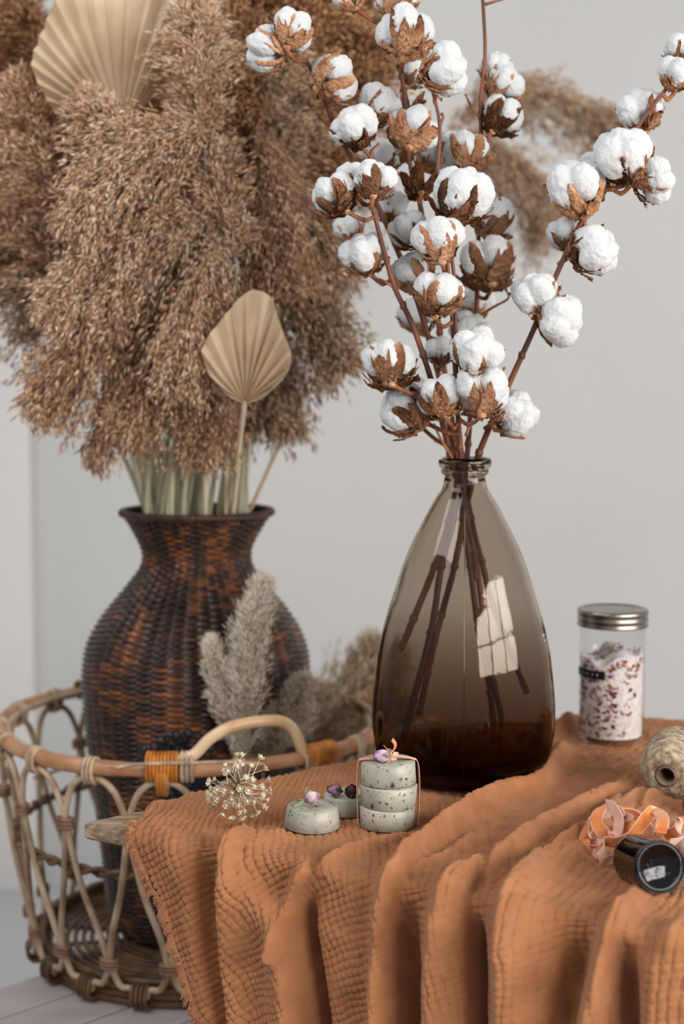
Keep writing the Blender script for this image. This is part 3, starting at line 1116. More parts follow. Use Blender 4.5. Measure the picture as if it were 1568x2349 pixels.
# ------------------------------------------------------------------ dark wicker vase
YK = 1.955
KX = P(447, 1900, YK).x
wv_px = [(1176, 173), (1192, 163), (1215, 149), (1245, 133), (1270, 126), (1300, 132), (1350, 170), (1400, 213), (1450, 245), (1500, 261), (1560, 265), (1650, 258),
         (1750, 246), (1850, 233), (1950, 220), (2050, 208), (2150, 196), (2195, 190)]
ZKB = ZB + .026
wp = [(hw / FPX * (YK - (0.0 if py < 1300 else 0.0)), P(447, py, YK).z) for py, hw in wv_px]
wp.sort(key=lambda q: q[1])
wp = [(wp[0][0] - .001, ZKB + 0.002)] + [q for q in wp if q[1] > ZKB + .01]
zs = np.array([q[1] for q in wp])
rs = np.array([q[0] for q in wp])
fine = spline([(r, z) for r, z in wp], 12)
zf_, rf_ = fine[:, 1], fine[:, 0]
ROW = .0038
NST = 44
per_row, per_st = 5, 8
nz_ = int((zs[-1] - zs[0]) / ROW) * per_row
zz = np.linspace(zs[0], zs[-1], nz_ + 1)
th = np.arange(NST * per_st) * 2 * PI / (NST * per_st)
Z, TH_ = np.meshgrid(zz, th, indexing='ij')
Rb = np.interp(Z, zf_, rf_)
rowi = np.floor((Z - zs[0]) / ROW + 1e-6)
fr_ = (Z - zs[0]) / ROW - rowi
bul = np.abs(np.sin(PI * fr_)) ** .7
ou = np.sin(NST / 2 * TH_ + PI * rowi + .0)
R = Rb - .0030 + bul * .0012 + .0028 * ou * (.35 + .65 * bul) + noise2(TH_ * .15, Z, .012, 21) * .0006
cx = KX + (Z - zs[0]) * 0.012
V = np.stack([cx + R * np.cos(TH_), YK + R * np.sin(TH_), Z], -1).reshape(-1, 3)
nr, nc = Z.shape
idx = np.arange(nr * nc).reshape(nr, nc)
F = np.stack([idx[:-1, :], np.roll(idx, -1, 1)[:-1, :], np.roll(idx, -1, 1)[1:, :], idx[1:, :]], -1).reshape(-1, 4)
# strand colours: each strip of cane has a tone of its own
cell = (np.floor(NST * TH_ / (2 * PI)) * 7 + rowi * 13).astype(int)
rt = np.random.default_rng(5).uniform(0, 1, 4096)
tone = .45 * rt[cell % 4096] + .55 * (noise2(TH_ * .16, Z, .035, 31) * .5 + .5)
dk, md, lt = np.array(srgb(20, 12, 9)[:3]), np.array(srgb(56, 32, 19)[:3]), np.array(srgb(156, 88, 40)[:3])
t3 = (np.clip(tone, 0, 1) ** 1.35)[..., None]
Cw = np.where(t3 < .5, dk + (md - dk) * t3 * 2, md + (lt - md) * (t3 * 2 - 1))
M_wick = mat('dark_wicker', (0, 0, 0, 1), rough=.30, spec=.5, attr=True, bump=.25, bscale=300)
wk = thing('wicker_vase', (KX, YK, ZKB), 'tall dark brown wicker vase with a flared neck standing in the rattan basket', 'vase')
wobj('body', V, F, M_wick, wk, cols=Cw.reshape(-1, 3))
M_wick_in = mat('dark_wicker_inner', srgb(20, 12, 10), srgb(44, 26, 18), 60, rough=.7)
ztop = zs[-1]
cxt = KX + (ztop - zs[0]) * 0.012
ip = [(rs[-1] - .003, ztop)] + [(np.interp(ztop - d, zf_, rf_) - .007, ztop - d) for d in (.006, .02, .035, .05, .07, .1, .14, .2)]
V, F = lathe([(r, z) for r, z in ip], 72, (cxt, YK, 0), cap0=False)
wobj('lining', V, F, M_wick_in, wk)
rim = MB()
a = np.linspace(0, 2 * PI, 240, endpoint=False)
for k in range(3):
    ph = k * 2 * PI / 3
    q = np.stack([cxt + (rs[-1] - .001 + .0022 * np.cos(24 * a + ph)) * np.cos(a), YK + (rs[-1] - .001 + .0022 * np.cos(24 * a + ph)) * np.sin(a), ztop + .001 + .0024 * np.sin(24 * a + ph)], -1)
    tube(rim, q, .0032, 7, closed=True)
mobj('braided_rim', rim, mat('wicker_rim', srgb(38, 22, 18), srgb(74, 44, 32), 60, rough=.4, spec=.5), wk)
V, F = lathe([(.001, ZKB), (rs[0] - .002, ZKB), (rs[0], ZKB + .004), (rs[0] - .002, ZKB + .006)], 64, (KX, YK, 0))
wobj('foot', V, F, M_wick_in, wk)

# ------------------------------------------------------------------ rattan basket
BX, BY = -.205, 1.933
RT_, RB_ = .262, .214
ZR = -.010
ZBB = ZB + .006


def brad(z):
    u = (ZR - z) / (ZR - ZBB)
    return RT_ + (RB_ - RT_) * u + .006 * math.sin(PI * u)


def bp(phi, z, dr=0.0):
    r = brad(z) + dr
    return (BX + r * math.sin(phi), BY - r * math.cos(phi), z)


basket = thing('rattan_basket', (BX, BY, ZB), 'round openwork rattan basket with looped sides and an arched handle, left of the table', 'basket')
rim = MB()
a = np.linspace(0, 2 * PI, 120, endpoint=False)
tube(rim, [bp(q, ZR + .0015 * math.sin(3 * q)) for q in a], [.0092 + .0007 * math.sin(9 * q) for q in a], 12, closed=True)
mobj('rim', rim, M_rattan_rim, basket)
ir = MB()
aa = np.linspace(math.radians(-6), math.radians(44), 30)
tube(ir, [bp(q, ZR + .001, -.012) for q in np.linspace(0, 2 * PI, 100, endpoint=False)], .0045, 8, closed=True)
mobj('inner_rim', ir, M_rattan, basket)
NA = 18
D = 2 * PI / NA
OFFA = math.radians(-2.2)
Z1, Z2, ZM = P(152, 1893, 1.705).z, P(240, 2200, 1.735).z, P(270, 1998, 1.715).z


def leg_path(k, side):
    pc = OFFA + k * D
    w = [(ZR - .014, .0), (ZR - .017, .17), (ZR - .031, .34), (ZR - .055, .45), (Z1 + .012, .482), (Z1, .485), (Z1 - .02, .46), (ZM - .02, .33), ((ZM + Z2) * .5 - .012, .14), (Z2 + .015, .045), (Z2, .035), (Z2 - .012, .05), (Z2 - .03, .17),
         (ZBB + .022, .34), (ZBB + .011, .42), (ZBB + .008, .5)]
    return spline([bp(pc + side * u * D, z, .002 if z > ZBB + .03 else .004) for z, u in w], 4)


for k in range(NA):
    mb = MB()
    L = leg_path(k, -1)
    Rr = leg_path(k, 1)
    allp = np.vstack([L[::-1], Rr[1:]])
    tube(mb, allp, .0043, 8)
    mobj('loop', mb, M_rattan, basket)


def wrap(center, axis, length, radius, turns, m, flat=1.0, name='binding'):
    """coil of cane round a rod"""
    mb = MB()
    ax = Vector(axis).normalized()
    q = ax.to_track_quat('Z', 'Y').to_matrix()
    n = turns * 10
    pts = []
    for i in range(n + 1):
        t = i / n
        ang = t * turns * 2 * PI
        v = q @ Vector((radius * math.cos(ang), radius * math.sin(ang) * flat, (t - .5) * length))
        pts.append(Vector(center) + v)
    tube(mb, pts, length / turns * .52, 6)
    mobj(name, mb, m, basket)


for k in range(NA):
    pc = OFFA + k * D
    # binding of the loop's crown to the rim
    tang = (math.cos(pc), math.sin(pc), 0)
    if abs(k) != 1 or True:
        c = bp(pc, ZR - .0055)
        q = Vector(tang)
        mb = MB()
        for d in (-.0055, 0, .0055):
            pts = []
            for i in range(20):
                an = 2 * PI * i / 20
                rad_out = Vector((math.sin(pc), -math.cos(pc), 0))
                pts.append(Vector(c) + q * d + rad_out * (.0112 * math.cos(an)) + Vector((0, 0, .0155 * math.sin(an))))
            tube(mb, pts, .0027, 6, closed=True)
        mobj('binding', mb, M_bind_pale, basket)
    for (z, ph, m) in ((Z1, pc + D / 2, M_bind), (Z2, pc, M_bind), (ZBB + .013, pc + D / 2, M_rattan_dark)):
        c = Vector(bp(ph, z, .003))
        rad_out = Vector((math.sin(ph), -math.cos(ph), 0))
        tg = Vector((math.cos(ph), math.sin(ph), 0))
        mb = MB()
        low = z < Z2 - .01
        for d in ((-.004, 0.0, .004) if not low else (-.009, -.003, .003, .009)):
            pts = []
            for i in range(18):
                an = 2 * PI * i / 18
                if low:
                    pts.append(c + tg * d + rad_out * (.0115 * math.cos(an)) + Vector((0, 0, .014 * math.sin(an))))
                else:
                    pts.append(c + Vector((0, 0, d * 1.2)) + rad_out * (.0062 * math.cos(an)) + tg * (.0108 * math.sin(an)))
            tube(mb, pts, .0027, 6, closed=True)
        mobj('binding', mb, m, basket)
# twisted ring round the middle
for ph in (0, PI):
    mb = MB()
    a = np.linspace(0, 2 * PI, 220, endpoint=False)
    tube(mb, [bp(q, ZM + .0040 * math.sin(27 * q + ph), -.0045 + .0042 * math.cos(27 * q + ph)) for q in a], .0036, 7, closed=True)
    mobj('twisted_ring', mb, M_rattan_dark, basket)
# base: stacked rings and flat coil
mb = MB()
for (dz, dr) in ((0, 0.0), (.0095, .001), (.019, .002), (.0285, .001)):
    a = np.linspace(0, 2 * PI, 120, endpoint=False)
    tube(mb, [(BX + (RB_ + dr - .004 + .001 * math.sin(11 * q + dz * 500)) * math.sin(q), BY - (RB_ + dr - .004) * math.cos(q), ZB + .0055 + dz + .0008 * math.sin(7 * q + dz * 900)) for q in a], .0052, 8, closed=True)
mobj('base_wall', mb, M_rattan_dark, basket)
mb = MB()
r = .02
while r < RB_ - .012:
    a = np.linspace(0, 2 * PI, 90, endpoint=False)
    tube(mb, [(BX + r * math.sin(q), BY - r * math.cos(q), ZB + .019 + .0006 * math.sin(9 * q + r * 400)) for q in a], .0043, 6, closed=True)
    r += .0112
for q in range(9):
    an = q * PI / 9
    tube(mb, [(BX - (RB_ - .008) * math.sin(an), BY + (RB_ - .008) * math.cos(an), ZB + .0105), (BX + (RB_ - .008) * math.sin(an), BY - (RB_ - .008) * math.cos(an), ZB + .0105)], .0035, 6)
mobj('base_coil', mb, M_rattan_dark, basket)


# handles
def rimpx(phi):
    return Vector(bp(phi, ZR))


for hc_, sgn in ((math.radians(19.2), 1), (math.radians(199.2), 1)):
    hw_ = math.radians(20.0)
    hp = []
    for u, h in ((-1.2, .005), (-.95, .012), (-.68, .018), (-.45, .038), (-.18, .051), (.2, .055), (.52, .052), (.70, .040), (.82, .018), (.90, -.002)):
        p_ = bp(hc_ + u * hw_, ZR, .004 - .002)
        hp.append((p_[0], p_[1], ZR + h))
    if hc_ > 1:
        hp = [(x, y, z) for x, y, z in hp]
    mb = MB()
    tube(mb, spline(hp, 6), .0072, 12)
    mobj('handle', mb, M_rattan_handle if hc_ < 1 else M_bind, basket)
    for u0, u1, m in ((-1.28, -.86, M_bind_orange), (-.84, -.66, M_bind_pale), (.90, 1.4, M_bind_orange)):
        mb = MB()
        nturn = max(3, int((u1 - u0) * 22))
        for i in range(nturn):
            ph = hc_ + (u0 + (u1 - u0) * (i + .5) / nturn) * hw_
            c = Vector(bp(ph, ZR + (.0045 if u0 < 0 else .002)))
            rad_out = Vector((math.sin(ph), -math.cos(ph), 0))
            tg = Vector((math.cos(ph), math.sin(ph), 0))
            wd = (u1 - u0) * hw_ * RT_ / nturn
            pts = [c + rad_out * (.0125 * math.cos(an)) + Vector((0, 0, (.0172 if u0 < 0 else .013) * math.sin(an))) for an in np.linspace(0, 2 * PI, 20, endpoint=False)]
            tube(mb, pts, wd * .54, 6, closed=True)
        mobj('handle_wrap', mb, m if hc_ < 1 else M_bind, basket)
# orange cane going down over the loop crown at the handle
mb = MB()
for d in (-.004, 0, .004):
    c = Vector(bp(OFFA, ZR - .008))
    tg = Vector((math.cos(OFFA), math.sin(OFFA), 0))
    ro = Vector((math.sin(OFFA), -math.cos(OFFA), 0))
    tube(mb, [c + tg * d + ro * (.0135 * math.cos(an)) + Vector((0, 0, .0225 * math.sin(an))) for an in np.linspace(0, 2 * PI, 20, endpoint=False)], .0026, 6, closed=True)
mobj('handle_wrap', mb, M_bind_orange, basket)
# loose cane end lying along the rim
mb = MB()
lc = [(-14, .004, .011), (-8, .010, .012), (0, .0125, .013), (6, .0125, .013), (12, .0120, .012), (19, .0085, .013), (24, .004, .012)]
tube(mb, spline([bp(math.radians(d_), ZR + h_, r_) for d_, h_, r_ in lc], 6), .0022, 6)
mobj('loose_cane', mb, M_bind_pale, basket)
mb = MB()
e0 = P(78, 1785, 2.02)
tube(mb, [e0, Vector(bp(math.radians(-150), e0.z + .012, -.004))], .0024, 6)
mobj('loose_cane', mb, M_bind, basket)

# dark dried pods beside the wicker vase in the basket
M_pod = mat('dark_pod', srgb(14, 18, 24), srgb(34, 40, 50), 80, rough=.4, spec=.5, bump=.4, bscale=200)
pods = thing('dark_dried_pods', P(410, 1730, 1.775), 'cluster of bluish black dried pods between wicker vase and basket handle', 'dried plant')
stp = MB()
for i in range(26):
    px = 335 + 150 * ((i * .618) % 1)
    dx = abs(px - 425) / 90
    py = 1722 - (44 - 40 * dx * dx) * random.uniform(.1, 1)
    Yp = random.uniform(1.752, 1.775)
    c = P(px, py, Yp)
    rr = random.uniform(.0042, .0066)
    V, F = lathe([(.0003, -rr), (rr * .7, -rr * .7), (rr, 0), (rr * .75, rr * .65), (rr * .3, rr * .95), (.0003, rr * .8)], 14, (0, 0, 0), lambda a, z: .06 * math.sin(5 * a))
    me = mesh_np('pod', V, F)
    put('pod', me, M_pod, pods, axis_matrix(c, (random.uniform(-1, 1), random.uniform(-1, 0), random.uniform(.1, 1))))
    tube(stp, spline([c, c + Vector((0, .003, -.03)), Vector((P(410, 1730, 1.775).x + random.uniform(-.02, .02), 1.762, c.z - .10)), Vector((P(410, 1730, 1.775).x, 1.77, ZB + .03))], 3), .0012, 5)
mobj('stems', stp, M_pod, pods)


# ------------------------------------------------------------------ feathery plumes
def spindles(pos, dirn, length, width, cols):
    """vectorised slim three-sided spindles"""
    n = len(pos)
    d = dirn / (np.linalg.norm(dirn, axis=1)[:, None] + 1e-9)
    rnd = RNG.normal(size=(n, 3))
    a = np.cross(d, rnd)
    a /= np.linalg.norm(a, axis=1)[:, None] + 1e-9
    b = np.cross(d, a)
    V = np.empty((n, 5, 3))
    V[:, 0] = pos
    for k in range(3):
        an = 2 * PI * k / 3
        V[:, 1 + k] = pos + d * (length * .42)[:, None] + (a * math.cos(an) + b * math.sin(an)) * (width * .5)[:, None]
    V[:, 4] = pos + d * length[:, None]
    base = (np.arange(n) * 5)[:, None]
    F = []
    for k in range(3):
        l = (k + 1) % 3
        F.append(np.hstack([base, base + 1 + l, base + 1 + k]))
        F.append(np.hstack([base + 4, base + 1 + k, base + 1 + l]))
    F = np.stack(F, 1).reshape(-1, 3)
    C = np.repeat(cols[:, None, :], 5, 1)
    return V.reshape(-1, 3), F, C.reshape(-1, 3)


def plume(parent, rachis, width, n, slen, swid, pal, grav=.35, name='plume', forward=.9, wave=.5, taper=.5, nb_=None, spread=.35):
    """rachis: (m,3) curve base->tip. side branches fan out and droop, covered with spikelets"""
    rachis = np.asarray(rachis)
    m = len(rachis)
    T, N, B = frames(rachis)
    nb = nb_ or max(60, n // 22)
    per = n // nb
    u = RNG.uniform(0, 1, nb) ** .9
    prof_ = np.clip(np.sin(PI * np.clip(u * .92 + .08, 0, 1)) ** .6 * (1 - taper * u) + .12, 0, None)
    fi = u * (m - 1)
    i0 = np.clip(fi.astype(int), 0, m - 2)
    fr2 = (fi - i0)[:, None]
    p0 = rachis[i0] * (1 - fr2) + rachis[i0 + 1] * fr2
    t0 = T[i0]
    ang = RNG.uniform(0, 2 * PI, nb)
    rad_ = N[i0] * np.cos(ang)[:, None] + B[i0] * np.sin(ang)[:, None]
    L = width * prof_ * RNG.uniform(.65, 1.25, nb)
    d0 = t0 * forward + rad_ * RNG.uniform(.35, .9, nb)[:, None]
    d0 /= np.linalg.norm(d0, axis=1)[:, None]
    v = RNG.uniform(.08, 1, (nb, per))
    pos = p0[:, None, :] + d0[:, None, :] * (L[:, None] * v)[..., None]
    pos[..., 2] -= grav * L[:, None] * v ** 2
    tang = d0[:, None, :] + np.zeros((nb, per, 3))
    tang[..., 2] -= 2 * grav * v
    pos += RNG.normal(size=pos.shape) * (width * .035)
    dirs_ = tang / np.linalg.norm(tang, axis=2)[..., None] + RNG.normal(size=pos.shape) * spread
    pos = pos.reshape(-1, 3)
    dirs_ = dirs_.reshape(-1, 3)
    k = len(pos)
    ln_ = slen * RNG.uniform(.6, 1.4, k)
    wd = swid * RNG.uniform(.6, 1.4, k)
    tt_ = RNG.uniform(0, 1, (k, 1)) ** 1.15
    tb = np.repeat(RNG.uniform(-.30, .30, nb), per)[:, None]
    tt_ = np.clip(tt_ + tb, 0, 1)
    c0, c1 = np.array(pal[0][:3]), np.array(pal[1][:3])
    cols = c0 + (c1 - c0) * tt_
    V, F, C = spindles(pos, dirs_, ln_, wd, cols)
    o = wobj(name, V, F, M_reed, parent, True, C)
    # fine side branches
    mb = MB()
    tube(mb, rachis[:: max(1, m // 12)], np.linspace(.0016, .0006, len(rachis[:: max(1, m // 12)])), 6, col=pal[1][:3])
    for j in range(0, nb, 2):
        q = [p0[j] + d0[j] * L[j] * w - np.array([0, 0, grav * L[j] * w * w]) for w in (0, .35, .7, 1)]
        tube(mb, q, [.0005, .0004, .0003, .0002], 3, caps=False, col=(c0 * .6 + c1 * .4))
    mobj('side_branches', mb, M_reed, o)
    return o


def arc3(a, b, lift=0.0, side=(0, 0, 0), n=24, start=None):
    a, b = np.array(a), np.array(b)
    t = np.linspace(0, 1, n)[:, None]
    mid = (a + b) / 2 + np.array(side) + np.array([0, 0, lift])
    return (1 - t) ** 2 * a + 2 * (1 - t) * t * mid + t * t * b


BR = (srgb(192, 142, 104), srgb(255, 224, 192))
BL = (srgb(218, 172, 132), srgb(255, 232, 206))
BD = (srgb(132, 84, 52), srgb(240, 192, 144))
BG = (srgb(172, 136, 106), srgb(246, 218, 188))
# (base px, base py, tip px, tip py, Y, width(m), lift, palette, mouth px, label, count)
REEDS = [
    (390, 660, 90, 915, 1.83, .088, .03, BR, 336, 'reed plume drooping lowest at the far left, free ends against the wall', 3400),
    (330, 790, 215, 1050, 1.85, .050, .01, BR, 346, 'short reed plume hanging lowest on the left, above the wicker vase rim', 900),
    (430, 740, 300, 965, 1.84, .075, .01, BR, 362, 'reed plume hanging just above the left stalks', 2600),
    (520, 520, 130, 700, 1.80, .098, .05, BL, 372, 'pale reed plume sweeping left across the lower middle of the bunch', 4200),
    (490, 330, 190, 480, 1.78, .098, .04, BL, 384, 'pale reed plume sweeping left across the middle, below the large palm fan', 4200),
    (430, 560, 200, 230, 1.78, .080, .03, BL, 392, 'light reed plume curling up in front of the large palm fan', 3600),
    (470, 360, 448, 0, 1.79, .072, .0, BL, 470, 'upright light reed plume at the top, right of the large palm fan', 3400),
    (170, 560, 35, 190, 1.86, .085, .01, BR, 340, 'reed plume at the left picture edge, left of the large palm fan', 3600),
    (190, 700, -40, 470, 1.88, .090, .02, BR, 338, 'reed plume leaving the picture at the left, below the fan', 3600),
    (160, 330, 10, -60, 2.02, .090, .0, BD, 350, 'dark reed plume in the top left corner behind the palm fan', 3200),
    (560, 560, 520, 130, 1.90, .090, .0, BD, 440, 'dark reed plume rising in the centre of the bunch', 4200),
    (600, 480, 640, 90, 1.92, .100, .0, BG, 480, 'reed plume rising behind the highest cotton boll of the left branch', 4200),
    (640, 330, 730, -60, 1.98, .110, .0, BD, 500, 'reed plume at the top, right of centre', 4200),
    (700, 420, 850, 90, 2.05, .100, .0, BD, 520, 'tawny reed plume standing behind the cotton at the top', 3600),
    (600, 620, 780, 810, 1.93, .085, .03, BG, 534, 'reed plume drooping right beyond the small palm fan', 3200),
    (620, 480, 760, 600, 1.97, .085, .03, BG, 548, 'reed plume drooping right behind the lowest left cotton bolls', 3200),
    (510, 740, 470, 1015, 1.86, .070, .0, BR, 452, 'reed plume hanging straight down over the middle stalks', 3000),
    (610, 720, 660, 960, 1.97, .070, .01, BG, 556, 'reed plume hanging behind the small palm fan', 2400),
    (500, 560, 420, 850, 1.80, .085, .02, BL, 418, 'pale reed plume hanging to the left of the small palm fan', 3800),
    (590, 330, 640, 620, 1.88, .095, .03, BR, 510, 'reed plume arching down in the right middle of the bunch', 4200),
    (560, 220, 590, -70, 2.0, .100, .0, BD, 460, 'dark reed plume at the top edge in the middle', 3600),
    (260, 620, 90, 640, 1.96, .110, .03, BG, 356, 'greyish reed plume filling the left behind the pale ones', 4000),
    (330, 330, 240, 120, 2.05, .110, .0, BD, 368, 'shadowy reed plume directly behind the large palm fan', 3000),
    (300, 480, 330, 780, 1.9, .100, .03, BR, 380, 'reed plume hanging in the left middle below the pale ones', 4200),
    (520, 640, 560, 900, 2.02, .110, .0, BD, 430, 'dark reed plume low in the centre behind the front plumes', 3600),
    (440, 420, 380, 140, 2.08, .120, .0, BD, 410, 'shaded reed plume at the top between the large fan and the centre', 3600),
    (660, 560, 730, 330, 2.08, .120, .0, BD, 530, 'tawny reed plume behind the left cotton stems', 4200),
    (300, 560, 160, 380, 2.06, .120, .0, BD, 360, 'shaded reed plume behind the lower edge of the large fan', 3600),
    (130, 420, 30, 30, 2.1, .110, .0, BD, 344, 'brown reed plume behind the left edge of the large fan', 3600),
    (230, 300, 60, 150, 2.14, .130, .0, BD, 348, 'brown reed plume farthest back at the upper left edge', 4200),
    (760, 300, 830, -40, 2.12, .110, .0, BD, 540, 'tawny reed plume at the top, rightmost of the dense bunch', 4200),
    (640, 200, 660, -60, 2.1, .110, .0, BD, 520, 'brown reed plume at the top edge behind the highest left bolls', 4200),
    (90, 640, -10, 560, 1.95, .100, .02, BR, 336, 'reed plume at the left edge, low beside the pale ones', 3600),
    (470, 580, 455, 200, 2.03, .130, .0, BD, 425, 'brown reed plume deep in the bunch right of the large palm fan', 4600),
    (545, 610, 440, 330, 1.80, .085, .02, BL, 462, 'pale reed plume rising left in the middle, between the two palm fans', 3400),
    (480, 700, 385, 520, 1.97, .105, .0, BR, 398, 'reed plume tucked behind the pale ones in the very middle', 3800),
    (140, 490, -30, 360, 2.02, .110, .0, BR, 342, 'reed plume at the left edge behind the pale ones, below the large fan', 3600),
    (420, 640, 440, 820, 2.08, .120, .0, BD, 405, 'dark reed plume deep inside the bunch above the stalks', 3600),
]
ztm = ztop
for (bx_, by_, tx_, ty_, Y_, w_, lift, pal, mx_, lab, cnt) in REEDS:
    b = np.array(P(bx_, by_, Y_))
    t = np.array(P(tx_, ty_, Y_ + (-.03 if ty_ > by_ else .02)))
    Ym = YK + (Y_ - 1.9) * .35
    Ym = min(max(Ym, YK - .04), YK + .05)
    m0 = np.array(P(mx_, 1178, Ym))
    xin = cxt + (m0[0] - cxt) * .15
    low = np.array((xin, YK, ztop - .30))
    th_ = thing('dried_reed', tuple(low), lab, 'dried grass', 'dried feathery reeds in the dark wicker vase')
    drooping = ty_ > by_ - 60
    up = np.array((0, 0, .06 if drooping else .0))
    mb = MB()
    pth = spline([low, np.array((cxt + (m0[0] - cxt) * .78, (Ym + YK) / 2, ztop - .09)), m0, m0 * .62 + b * .38 + np.array((0, 0, .01)), m0 * .25 + b * .75 + up * .6, b + up * .3], 7)
    rr_ = np.interp(np.linspace(0, 1, len(pth)), [0, .45, .8, 1], [.0042, .0040, .0026, .0018])
    tube(mb, pth, rr_ * (1.0 if cnt > 1500 else .6), 8)
    mobj('stalk', mb, M_stalk, th_)
    plume(th_, arc3(b + up * .3, t, lift), w_ * 1.25, int(cnt * 1.8), .0125, .0029, pal, grav=.42)
# the far reed arching to the right behind the cotton, two heads
th_ = thing('dried_reed', tuple((cxt + .02, YK + .02, ztop - .30)), 'long bent reed whose blurred plume arches out behind the cotton at the right', 'dried grass', 'dried feathery reeds in the dark wicker vase')
mb = MB()
pth = spline([(cxt + .02, YK + .02, ztop - .30), P(545, 1240, 1.97), P(578, 1160, 1.98), P(715, 860, 2.1), P(825, 640, 2.18), P(940, 430, 2.27), P(1040, 290, 2.33)], 7)
tube(mb, pth, np.linspace(.0032, .0022, len(pth)), 8)
mobj('stalk', mb, M_stalk_tan, th_)
plume(th_, spline([P(1030, 300, 2.33), P(1120, 235, 2.35), P(1220, 225, 2.36), P(1330, 260, 2.37), P(1390, 285, 2.37)], 8), .105, 6500, .012, .0026, BG, grav=.35, taper=.35)
plume(th_, spline([P(1060, 300, 2.33), P(1130, 350, 2.35), P(1200, 420, 2.36), P(1245, 500, 2.36)], 8), .120, 6500, .012, .0026, BG, grav=.40, taper=.4)

# sheath leaves among the stalks
M_sheath = mat('reed_sheath', srgb(158, 164, 142), srgb(206, 200, 172), 30, rough=.55, stretch=(1, 1, .2))
for i, (mx_, bx_, by_) in enumerate(((352, 320, 960), (400, 345, 930), (452, 470, 1010), (470, 485, 1000), (515, 520, 1010), (560, 575, 990), (430, 400, 1020))):
    m0 = P(mx_, 1185, YK - .02)
    b = P(bx_, by_, 1.9)
    low = Vector((cxt + (m0.x - cxt) * .3, YK - .01, ztop - .22))
    mb = MB()
    pts = spline([low, m0 * 1.0 + Vector((0, 0, -.01)), m0 * .5 + b * .5, b], 6)
    tube(mb, pts, np.interp(np.linspace(0, 1, len(pts)), [0, .4, .8, 1], [.004, .0065, .0055, .001]), 8, flat=.35)
    o = mobj('reed_leaf', mb, M_sheath)
    labs = ['leftmost', 'second from left', 'left of the middle', 'in the middle', 'right of the middle', 'beside the palm stalk', 'third from left']
    tag(o, 'pale green dried leaf blade in the wicker vase mouth, ' + labs[i], 'leaf', 'pale leaf blades between the reed stalks')


# ------------------------------------------------------------------ palm fans
def palm(name, piv, outline, Y, stalk, label, nfold):
    """pleated fan: outline = list of pixel tips from left to right round the pivot"""
    p0 = P(piv[0], piv[1], Y)
    th_ = thing(name, tuple(stalk[0]), label, 'palm leaf')
    tips = spline([tuple(P(x, y, Y - .012 + .03 * dd)) for x, y, dd in outline], max(2, int(nfold / (len(outline) - 1))))
    n = len(tips)
    c = np.array(p0)
    nr = 10
    V = []
    for i, t in enumerate(tips):
        for j in range(nr + 1):
            v = j / nr
            q = c + (np.array(t) - c) * v
            bend = .018 * math.sin(PI * v) * 1.0
            q = q + np.array((0, -bend, 0))
            V.append(tuple(q))
    # pleats: shift alternate rays towards / away from the camera
    V2 = []
    sub = 1
    VV = np.array(V).reshape(n, nr + 1, 3)
    rows = []
    for i in range((n - 1) * sub + 1):
        a_, f_ = divmod(i, sub)
        w = f_ / sub
        r_ = VV[a_] if a_ == n - 1 else VV[a_] * (1 - w) + VV[a_ + 1] * w
        r_ = r_.copy()
        amp = (.0046 if i % 2 else -.0046)
        r_[:, 1] += amp * np.sin(np.linspace(0, 1, nr + 1) * PI * .62 + .0) * 1.3
        rows.append(r_)
    W = np.array(rows)
    m = W.shape[0]
    F = [(i * (nr + 1) + j, i * (nr + 1) + j + 1, (i + 1) * (nr + 1) + j + 1, (i + 1) * (nr + 1) + j) for i in range(m - 1) for j in range(nr)]
    bm = bmesh.new()
    org = Vector(stalk[0])
    vs = [bm.verts.new(Vector(q) - org) for q in W.reshape(-1, 3)]
    for f in F:
        bm.faces.new([vs[k] for k in f])
    bmesh.ops.solidify(bm, geom=list(bm.faces), thickness=.0008)
    me = bpy.data.meshes.new('blade')
    bm.to_mesh(me)
    bm.free()
    put('blade', me, M_palm, th_, Matrix.Translation(org))
    mb = MB()
    pts = spline([tuple(q) for q in stalk] + [tuple(p0 + Vector((0, -.002, .004)))], 6)
    tube(mb, pts, np.linspace(.0052, .0042, len(pts)), 8, flat=.7)
    mobj('stalk', mb, M_palm, th_)


palm('palm_fan', (280, 300), [(128, 262, 0), (100, 215, 0), (72, 150, 0), (85, 100, 0), (108, 45, 0), (140, -20, 0), (205, -60, .1), (290, -75, .2), (360, -40, .3), (405, 40, .4), (400, 120, .5), (370, 210, .6)], 1.845,
     [Vector((cxt - .02, YK, ztop - .3)), P(395, 1185, YK), P(360, 800, 1.93)], 'large pleated dried palm fan in the top left among the reeds', 34)
palm('palm_fan', (562, 928), [(520, 905, .2), (480, 860, .1), (462, 805, 0), (482, 765, 0), (515, 725, 0), (545, 688, 0), (580, 664, 0), (620, 680, 0), (635, 720, .1), (652, 770, .1), (668, 812, .1), (662, 850, .1), (635, 885, .2), (600, 915, .2)], 1.735,
     [Vector((cxt + .01, YK, ztop - .3)), P(532, 1190, YK - .02), P(545, 1050, 1.84)], 'small spade-shaped pleated palm fan in front of the lower reeds', 26)

